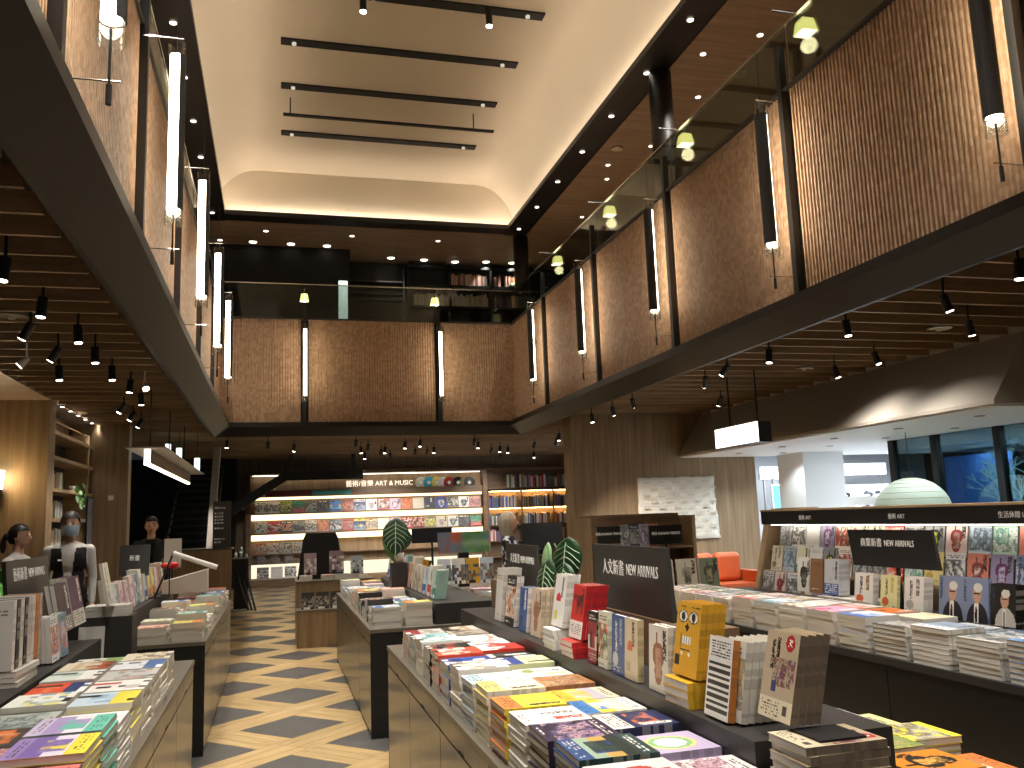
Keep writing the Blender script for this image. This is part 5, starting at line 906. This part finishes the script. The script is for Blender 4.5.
# ================================================================== PEOPLE
skin = mat('skin', '#dcb096', .55); hairb = mat('hair_black', '#17130f', .45, noise=(30, .3, (1, 1, .2))); hairg = mat('hair_grey', '#b5ab97', .5, noise=(40, .25, (1, 1, .15)))
def human(loc, rz, h, tops, label, pose='rest', hair='short', mask=False, sleeve=1.0, extra=None):
    """one continuous remeshed body facing local -y; tops(p) returns a material index for a point above the waist"""
    k = h/1.72; prims = MB()
    def cap(a, b, r0, r1): prims.tube(a, b, r0, r1, 14); prims.ball(a, r0, 12, 8); prims.ball(b, r1, 12, 8)
    prims.ball((0, .0, .98), (.165, .12, .14), 16, 10); prims.ball((0, 0, 1.12), (.14, .1, .14), 16, 10); prims.ball((0, -.005, 1.29), (.165, .115, .17), 16, 10); prims.ball((0, .01, 1.38), (.165, .085, .085), 16, 10)
    cap((0, .015, 1.4), (0, 0, 1.53), .055, .05)
    prims.ball((0, -.01, 1.625), (.074, .094, .105), 18, 14); prims.ball((0, -.04, 1.565), (.055, .055, .058), 14, 10); prims.ball((0, -.105, 1.605), (.014, .022, .022), 8, 6); prims.ball((0, -.09, 1.56), (.024, .014, .010), 8, 6)
    for s in (-1, 1):
        prims.ball((s*.076, .0, 1.61), (.012, .022, .032), 8, 6)
        sh = (s*.17, .01, 1.375); el, wr = {'rest': ((s*.205, .03, 1.12), (s*.21, -.04, .89)), 'reach': ((s*.23, -.06, 1.12), ((s*.2, -.27, 1.2) if s > 0 else (s*.22, -.22, 1.05)))}[pose]
        cap(sh, el, .054, .042); cap(el, wr, .041, .028)
        d = (Vector(wr)-Vector(el)).normalized(); side = Vector((s, 0, 0)) if abs(d.x) < .8 else Vector((0, 1, 0)); fw = d.cross(side).normalized()
        palm = Vector(wr)+d*.05; prims.ball(tuple(palm), (.026, .032, .045), 10, 8)
        for f in range(4):
            o = Vector(wr)+d*.085+fw*(.018*(f-1.5)); c1 = o+d*(.036-.004*abs(f-1.3)); c2 = c1+d*.022-side*.014
            prims.tube(tuple(o-d*.02), tuple(c1), .0092, .0085, 8); prims.ball(tuple(c1), .0088, 8, 6); prims.tube(tuple(c1), tuple(c2), .0085, .007, 8); prims.ball(tuple(c2), .0072, 8, 6)
        th = Vector(wr)+d*.035+fw*.028; prims.tube(tuple(th), tuple(th+d*.035+fw*.018), .011, .009, 8); prims.ball(tuple(th+d*.035+fw*.018), .009, 8, 6)
        cap((s*.085, 0, .93), (s*.095, -.015, .5), .088, .058); cap((s*.095, -.015, .5), (s*.1, .02, .09), .056, .038); prims.ball((s*.1, -.055, .045), (.045, .13, .045), 12, 8)
    o = prims.build('person', skin); rm = o.modifiers.new('r', 'REMESH'); rm.mode = 'VOXEL'; rm.voxel_size = .0095; smd = o.modifiers.new('s', 'SMOOTH'); smd.iterations = 4; smd.factor = .5
    bpy.context.view_layer.update(); me = bpy.data.meshes.new_from_object(o.evaluated_get(bpy.context.evaluated_depsgraph_get())); bpy.data.objects.remove(o)
    me.materials.clear()
    for m in (skin, extra['shirt'], extra['vest'], extra['legs'], extra['shoes']): me.materials.append(m)
    co = np.empty(len(me.polygons)*3); me.polygons.foreach_get('center', co); co = co.reshape(-1, 3); mi = []
    for x, y, z in co:
        ax_ = abs(x)
        if z < .1: i = 4
        elif z < .97 and ax_ < .165: i = 3
        elif z > 1.445+.25*max(0, .06-ax_)*(0): i = 0 if (z > 1.465 or y < -.03) else 1
        else: i = tops(x, y, z)
        mi.append(i)
    me.polygons.foreach_set('material_index', mi); me.polygons.foreach_set('use_smooth', [True]*len(mi)); me.transform(Matrix.Scale(k, 4))
    p = link('person', me, None, loc); p.rotation_euler.z = rz
    def child(name, mb, m, sm=True): c = mb.build(name, m, p, sm); c.scale = (k, k, k); return c
    for s in (-1, 1): child('eye', MB().ball((s*.03, -.094, 1.625), (.011, .006, .006), 8, 6), mat('eye_dark', '#1d1713', .2)); child('eyebrow', MB().box((s*.03-.017, -.100, 1.645), (s*.03+.017, -.093, 1.650)), hairb)
    if not mask: child('lips', MB().ball((0, -.1, 1.558), (.022, .008, .006), 10, 6), mat('lips', '#a8605a', .5))
    else:
        mk = MB(); n = 10; vs = []
        for j in range(5):
            for i in range(n+1): a = math.radians(-85+170*i/n); z = 1.512+.098*j/4; vs.append(((.070, .078, .082, .083, .082)[j]*math.sin(a), -.012-(.096, .108, .113, .112, .104)[j]*math.cos(a), z))
        mk.add(vs, [(j*(n+1)+i, j*(n+1)+i+1, (j+1)*(n+1)+i+1, (j+1)*(n+1)+i) for j in range(4) for i in range(n)]); child('face_mask', mk, mat('mask_blue', '#a9bccb', .7))
    hm = MB(); n, q = 24, 16; vs = []; keep = []
    long = hair == 'bob'; hc = (0, .002, 1.632); hr = (.089, .110, .116)
    for j in range(q+1):
        th = PI*j/q
        for i in range(n):
            ph = 2*PI*i/n; x, y, z = math.sin(th)*math.cos(ph), math.sin(th)*math.sin(ph), math.cos(th); dz = (-.16*max(0, -z)**.7 if long and y > -.55 else 0); rr = 1+.03*math.sin(7*ph)*math.sin(3*th)
            vs.append((hc[0]+hr[0]*x*rr*(1.12 if long and z < .2 else 1), hc[1]+hr[1]*y*rr+(.01 if long else 0), hc[2]+hr[2]*z+dz))
    for j in range(q):
        for i in range(n):
            th = PI*(j+.5)/q; ph = 2*PI*(i+.5)/n; y, z = math.sin(th)*math.sin(ph), math.cos(th)
            lim = (.36 if y < -.35 else -.1 if y < .1 else -.75) if not long else (.52 if y < -.5 else -2)
            if z > lim: keep.append((j*n+i, (j+1)*n+i, (j+1)*n+(i+1) % n, j*n+(i+1) % n))
    hm.add(vs, keep)
    if hair == 'tail': hm.ball((0, .12, 1.62), (.035, .035, .035), 10, 8); hm.ball((0, .15, 1.54), (.028, .03, .08), 10, 8)
    child('hair', hm, hairg if long else hairb)
    if 'logo' in extra: child('badge', MB().box((-.085, -.118, 1.285), (-.055, -.112, 1.30)), M['txt'], False)
    return tag(p, label, 'person')
wsh = mat('shirt_white', '#d9d6d2', .8, bump=(40, .2)); vst = mat('vest_black', '#131214', .8); trs = mat('trousers_black', '#17161a', .8); shoe = mat('shoe_black', '#0f0e0e', .4)
def vesty(x, y, z):
    if abs(x) > .150+max(0, 1.3-z)*.06: return 1
    if z > 1.40: return 1
    if y < -.02 and abs(x) < .03+max(0, (z-1.1))*.1: return 1
    return 2
st = dict(shirt=wsh, vest=vst, legs=trs, shoes=shoe, logo=1)
def handz(f):
    def g(x, y, z): return 0 if (abs(x) > .165 and z < .885) else f(x, y, z)
    return g
human((-1.98, 9.6, 0), .12, 1.81, handz(vesty), 'staff member in a black vest, white shirt and pale blue face mask', hair='short', mask=True, extra=st)
human((-2.42, 9.55, 0), 1.35, 1.70, handz(vesty), 'staff member in a black vest with a dark ponytail, turned in profile', hair='tail', extra=st)
blz = mat('blazer', '#2a3036', .8); tee = mat('tee_black', '#141416', .8)
human((-1.66, 13.0, 0), .1, 1.78, handz(lambda x, y, z: 2 if (y < 0 and abs(x) < .02+max(0, z-1.1)*.15 and abs(x) < .07) else 1), 'person in a dark blazer over a black shirt standing by the stairs', extra=dict(shirt=blz, vest=tee, legs=trs, shoes=shoe))
blouse = bpy.data.materials.new('patterned_blouse'); blouse.use_nodes = True; N, L = nt(blouse); v_ = N.new('ShaderNodeTexVoronoi'); v_.inputs['Scale'].default_value = 14; tc = N.new('ShaderNodeTexCoord'); L.new(tc.outputs['Object'], v_.inputs[0]); cr = N.new('ShaderNodeValToRGB'); cr.color_ramp.interpolation = 'CONSTANT'; cr.color_ramp.elements[0].color = (*lin('#d6d8de'), 1); cr.color_ramp.elements[1].color = (*lin('#1b1c22'), 1); cr.color_ramp.elements[1].position = .45; L.new(v_.outputs['Distance'], cr.inputs[0]); L.new(cr.outputs[0], N['Principled BSDF'].inputs['Base Color'])
human((2.66, 10.1, 0), 1.15, 1.66, lambda x, y, z: 0 if (abs(x) > .19 and y < -.17) else 1, 'grey haired visitor in a black and white patterned blouse reaching for a book', 'reach', 'bob', extra=dict(shirt=blouse, vest=blouse, legs=trs, shoes=shoe))

# ================================================================== MALL BEYOND THE SHOP FRONT
cool = emis('mall_panel', '#eaf4ff', 2.2)
mw = empty('wall_mall'); struct(mw, 'pale mall interior walls beyond the shop front', 'wall'); mwh = mat('mall_white', '#c9ccd0', .6); mdk = mat('mall_dark', '#1c2228', .4)
B('end_panel', (8.9, 21.0, 0), (18, 21.2, 3.2), mwh, mw); B('side_panel', (17.9, -3, 0), (18.1, 21, 3.6), mdk, mw); B('fascia', (8.9, 15.05, 2.62), (18, 15.12, 3.6), mwh, mw)
struct(B('ceiling_mall', (8.9, 15.12, 3.1), (18, 21, 3.16), mat('mall_ceiling', '#3a3f4a', .6)), 'dark open mall ceiling', 'ceiling')
struct(B('floor_mall', (7.3, 7.5, .0006), (17.9, 21, .006), mat('mall_floor', '#b4b6b8', .25)), 'polished pale mall floor', 'floor')  # pale sheet carried on into the lobby as added bounce for its ceiling
# glass front with dark mullions
wn = empty('window_1'); struct(wn, 'tall dark framed shop front glass facing the mall', 'window')
my = [3.0, 5.2, 7.4, 9.63, 10.82, 11.75]
for a, b in zip(my[:-1], my[1:]): B('pane', (9.44, a+.05, .1), (9.452, b-.05, 2.6), M['shop'], wn)
for y_ in my: B('mullion', (9.40, y_-.06, 0), (9.50, y_+.06, 2.62), M['signb'], wn)
B('sill_bar', (9.40, 3, 0), (9.5, 11.75, .1), M['signb'], wn); B('head_bar', (9.40, 3, 2.6), (9.5, 11.75, 2.62), M['signb'], wn)
struct(B('ceiling_lobby', (9.46, 3, 2.64), (15.9, 7.45, 2.7), M['white']), 'plain ceiling strip over the lobby', 'ceiling')
# white square column with exit sign
c = empty('wall_column'); struct(c, 'square white mall column', 'column'); B('shaft', (9.3, 14.0, 0), (10.15, 14.85, 2.61), M['white'], c)
t = empty('exit_sign', (10.45, 14.4, 2.2)); B('case', (-.14, 0, 0), (.14, .05, .13), mat('exit_green', '#bfe6dd', .4, emit=('#bff0e4', 1.2)), t); MB().tube((0, .02, .13), (0, .02, .42), .008, n=6).build('rod', M['steel'], t); tag(t, 'small pale green lit exit sign beside the white column', 'sign')
# lit shop headers and shelves
for k, (x, w_, z) in enumerate(((11.35, .5, 2.3), (11.9, .75, 2.3), (13.7, 1.4, 2.35))):
    t = empty('shop_header', (x, 18.9+.1*k, z)); B('case', (0, .01, 0), (w_, .12, .3), mwh, t); B('lit_face', (.02, 0, .02), (w_-.02, .01, .28), emis('shop_lit', '#fff0d6', 2.4), t); B('support', (.1, .05, -z), (.15, .1, 0), M['steel'], t); B('support', (w_-.15, .05, -z), (w_-.1, .1, 0), M['steel'], t); tag(t, ('narrow cream lit shop header beside the wood pier', 'wider cream lit shop header above the clothes rail', 'cream lit shop header above the caps')[k], 'shop sign')
rm_ = random.Random(31)
t = empty('shop_shelf', (14.1, 18.4, 0)); B('back_board', (-.9, .3, 0), (1.5, .35, 2.1), M['white'], t)
for z in (.6, 1.05, 1.5, 1.85): B('shelf', (-.9, 0, z-.03), (1.5, .3, z), M['white'], t)
B('light_strip', (-.85, .02, 2.05), (1.45, .1, 2.09), cool, t); tag(t, 'white shop shelf with black caps in the mall', 'shelf')
for z in (1.501, 1.851):
    for k in range(7):
        o = MB(); o.ball((0, 0, .0), (.085, .085, .1), 12, 8); o.v = [(a, b, max(0, c_)) for a, b, c_ in o.v]; o.tube((0, -.09, .01), (0, -.17, .0), .06, .05, 10)
        h_ = o.build('cap', mat('cap_%d' % (k % 3), ('#17181c', '#e0e0e2', '#2c3038')[k % 3], .7)); h_.location = (13.4+.32*k, 18.56, z); tag(h_, '%s cap on the white mall shelf' % ('black', 'white', 'charcoal')[k % 3], 'cap', '%s caps on the mall shelf' % ('black', 'white', 'charcoal')[k % 3])
t = empty('shop_screen', (11.2, 18.2, 1.2)); B('frame', (0, 0, -.0), (.5, .06, .95), M['white'], t); B('screen', (.02, -.008, .02), (.48, 0, .93), emis('screen_blue', '#7cc4f0', 1.6), t); B('foot', (.1, 0, -1.2), (.4, .06, 0), M['white'], t); tag(t, 'bright blue shop screen beside the wood pier', 'screen')
t = empty('clothes_rail', (11.75, 18.1, 0))
for s in (0, .7): MB().tube((s, 0, 0), (s, 0, 1.95), .015, n=8).build('post', M['black'], t)
MB().tube((0, 0, 1.95), (.7, 0, 1.95), .015, n=8).build('rail', M['black'], t); tag(t, 'black clothes rail in the mall shop', 'clothes rail')
for k in range(5):
    o = MB().prism([(-.02, -.75), (.02, -.75), (.012, 0), (-.012, 0)], -.2, .2).build('coat', mat('coat_%d' % k, ('#1c1d20', '#2c2f36', '#c9c6c0', '#1f2226', '#8c8a86')[k], .8)); o.location = (11.83+.11*k, 18.1, 1.93); tag(o, '%s coat hanging on the black clothes rail' % ('black', 'slate', 'ivory', 'ink', 'grey')[k], 'coat')
for k in range(9):
    x = 10.6+(k % 3)*2.0; y_ = 15.8+(k//3)*1.5; t = empty('mall_light', (x, y_, 2.86)); B('diffuser', (0, 0, 0), (1.1, .12, .03), cool, t); MB().tube((.55, .06, .03), (.55, .06, .24), .01, n=6).build('rod', M['black'], t); tag(t, 'white linear ceiling lamp in the mall', 'lamp', 'linear lamps of the mall')
for (x, y_, p) in ((11.6, 17.5, 300), (14.3, 17.3, 300), (12.6, 12.4, 260), (10.6, 9.5, 120)):
    l = bpy.data.lights.new('mall_fill', 'AREA'); l.energy = p; l.size = 1.4; l.color = (.86, .93, 1); o = bpy.data.objects.new('mall_fill', l); COL.objects.link(o); o.location = (x, y_, 2.58 if y_ < 15 else 3.05)  # area lights added without fittings; the nearer two brighten the shop front
# lobby downlights inside the shop front, lenses unlit; their beams are added to brighten it
for k in range(5):
    for j in range(2): downlight((8.0+.9*j, 8.4+1.4*k, 2.598), .05, 'small round downlight in the white lobby ceiling', 'lobby downlights', 50, M['grey'], 130, (.8, .92, 1))
# paper lantern
t = empty('paper_lantern', (8.55, 10.35, 1.5)); pm_ = mat('rice_paper', '#a9b09c', .8); MB().ball((0, 0, 0), (.5, .5, .46), 40, 24).build('shade', pm_, t, True)
for k in range(1, 16): th = PI*k/16; R_, z = .502*math.sin(th), .462*math.cos(th); rg = MB(); [rg.tube((R_*math.cos(2*PI*i/32), R_*math.sin(2*PI*i/32), z), (R_*math.cos(2*PI*(i+1)/32), R_*math.sin(2*PI*(i+1)/32), z), .003, n=4) for i in range(32)]; rg.build('rib', mat('bamboo', '#b8b494', .7), t)
MB().tube((0, 0, .46), (0, 0, 1.1), .006, n=6).build('cord', M['black'], t); tag(t, 'large ribbed pale paper lantern hanging inside the shop front', 'paper lantern')
# bare tree with glowing branches and blue screen behind the glass
t = empty('bare_tree', (11.6, 11.3, 0)); rt_ = random.Random(5); br = MB()
def grow(p, d, L, r, k):
    q = p+d*L; q.z = min(q.z, 2.55); br.tube(p, q, r, r*.7, 5)
    if k == 0: return
    for i in range(3 if k > 1 else 4): nd = (d+Vector((rt_.uniform(-.9, .9), rt_.uniform(-.9, .9), rt_.uniform(-.35, .7)))).normalized(); grow(q, nd, L*rt_.uniform(.6, .85), r*.62, k-1)
grow(Vector((0, 0, 0)), Vector((0, 0, 1)), .75, .05, 5)
b_ = br.build('branches', mat('glowing_bark', '#b9cdc8', .6, emit=('#bfe0dc', .7)), t); b_['kind'] = 'stuff'; tag(t, 'bare tree with glowing white branches behind the shop front glass', 'tree')  # emission in the bark stands in for the string lights
t = empty('blue_screen', (12.4, 13.2, 0)); bs = mat('blue_cloth', '#3f66a8', .7, noise=(6, .3, (1, 6, .4)), emit=('#3a66b0', .4))
for k in range(4): B('curtain_strip', (0, -.75+.4*k, .2), (.05, -.38+.4*k, 2.45), bs, t)
B('rail', (0, -.8, 2.45), (.05, .9, 2.5), M['black'], t); B('foot_bar', (0, -.8, 0), (.05, .9, .2), M['black'], t); tag(t, 'tall blue lit screen in strips behind the shop front glass', 'screen')
